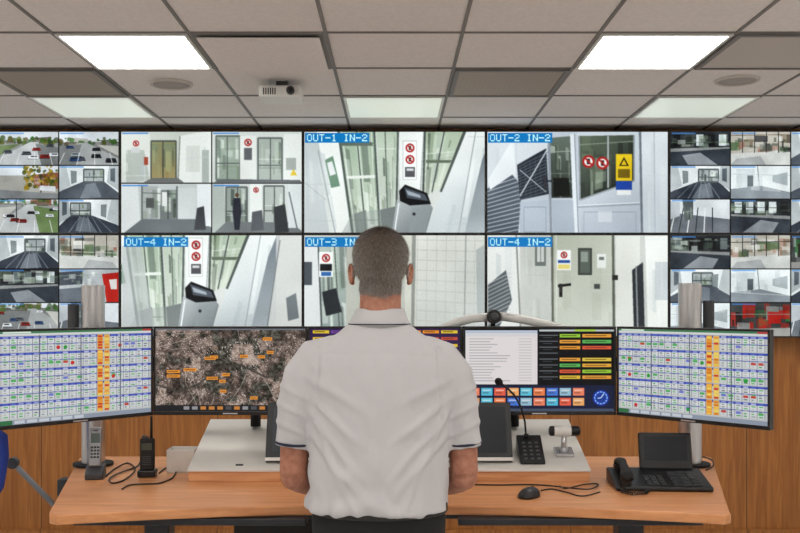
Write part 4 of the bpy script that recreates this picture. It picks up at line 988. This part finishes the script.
for q in range(60000):
    t=tri[int(np.searchsorted(cm,rng.random()))]; a1,b1=rng.random(2)
    if a1+b1>1:a1,b1=1-a1,1-b1
    p=V[t[0]]*(1-a1-b1)+V[t[1]]*a1+V[t[2]]*b1; nn=N[t[0]]
    m=hairm(*p)
    crown=math.exp(-(((p.x-HX)/.045)**2+((p.z-1.80)/.035)**2))
    if rng.random()>m*(1-.25*crown): continue
    dn=Vector((0,-.15,-1)) if p.y-HYl<.03 else Vector((0,.6,-.4)); tdir=(dn-nn*dn.dot(nn)); 
    if tdir.length>0: tdir.normalize()
    jit=Vector(rng.normal(0,.3,3)); d=(nn*.55+tdir*.8+jit).normalized(); L=.009+.006*rng.random()
    sd=d.cross(nn+Vector(rng.normal(0,.3,3))).normalized()*.0007
    o=len(hv); hv+= [tuple(p-sd),tuple(p+sd),tuple(p+d*L)]; hf.append((o,o+1,o+2))
    base=np.array([92,82,74.]) ; gr=np.array([205,200,194.]); sidew=min(1,abs(p.x-HX)/.085)**1.5*.45+min(1,max(0,(1.72-p.z)/.08))*.2+rng.random()**1.5*.6; k=linA(base+(gr-base)*min(1,sidew)); hc+=[(*k,1)]*3
me=bpy.data.meshes.new('hair'); me.from_pydata(hv,[],hf); at=me.attributes.new('Col','FLOAT_COLOR','POINT'); at.data.foreach_set('color',np.array(hc,dtype=np.float32).ravel()); me.materials.append(vcolmat('grey_hair',rough=.6)); o=bpy.data.objects.new('hair',me); scene.collection.objects.link(o); o.parent=man
for s,nm in((-1,'left_eye'),(1,'right_eye')):
    g=G(off); g.ell((hx+s*.031,hy+.079,1.732),(.0115,.0115,.0115),0); g.ell((hx+s*.031,hy+.0895,1.732),(.005,.0025,.005),1); g.obj(nm,[M_white,mat('iris',(40,50,60),.2)],man,smooth=True)
    g=G(off); g.tube([(hx+s*.014,hy+.099,1.752),(hx+s*.030,hy+.099,1.757),(hx+s*.048,hy+.088,1.751)],[.002,.004,.002],8); g.obj(nm.replace('eye','eyebrow'),mat('brow_hair',(110,100,92),.8),man,smooth=True)
g=G(off); g.ell((hx,hy+.099,1.6495),(.021,.004,.0035)); g.obj('mouth',mat('lips',(150,84,74),.5),man,smooth=True)
g=G(off)
g.loftz([(.80,XC,MY,.195,.135),(.86,XC,MY,.208,.142),(.92,XC,MY,.212,.142),(.985,XC,MY,.205,.136)],n=40)
for s in(-1,1):
    g.tube([(XC+s*.095,MY,.90),(XC+s*.11,MY+.0,.75),(XC+s*.12,MY+.012,.50),(XC+s*.125,MY-.01,.28),(XC+s*.13,MY-.015,.075)],[.105,.098,.074,.068,.060],24)
o=g.obj('trousers',M_trou,man); fuse(o,.008,8,.5)
g=G(off); ring=[(XC+.214*math.cos(2*math.pi*k/48),MY+.143*math.sin(2*math.pi*k/48),.965) for k in range(49)]; g.tube(ring,[(.004,.016)]*49,8,cap=False); g.obj('belt',mat('leather_black',(20,18,17),.4),man)
for s,nm in((-1,'left_shoe'),(1,'right_shoe')):
    g=G(off); cx=XC+s*.135; g.ell((cx,MY+.045,.052),(.048,.145,.045),e=.8); g.ell((cx,MY-.03,.07),(.042,.06,.055)); g.box2((cx-.045,MY-.085,.001),(cx+.045,MY+.17,.02)); o=g.obj(nm,mat('shoe_leather',(18,16,15),.35),man); fuse(o,.005,4,.5)
# ---------------------------------------------------------------- world + camera
w=bpy.data.worlds.new('World'); scene.world=w; w.use_nodes=True; w.node_tree.nodes['Background'].inputs[0].default_value=(.5,.5,.5,1); w.node_tree.nodes['Background'].inputs[1].default_value=.3
cam=bpy.data.cameras.new('Camera'); co_=bpy.data.objects.new('Camera',cam); scene.collection.objects.link(co_); scene.camera=co_
co_.location=(0,0,EYE); co_.rotation_euler=(math.radians(90),0,0)
cam.sensor_width=36; cam.lens=F/800*36; cam.shift_x=6/800; cam.shift_y=37.5/800; cam.clip_start=.05
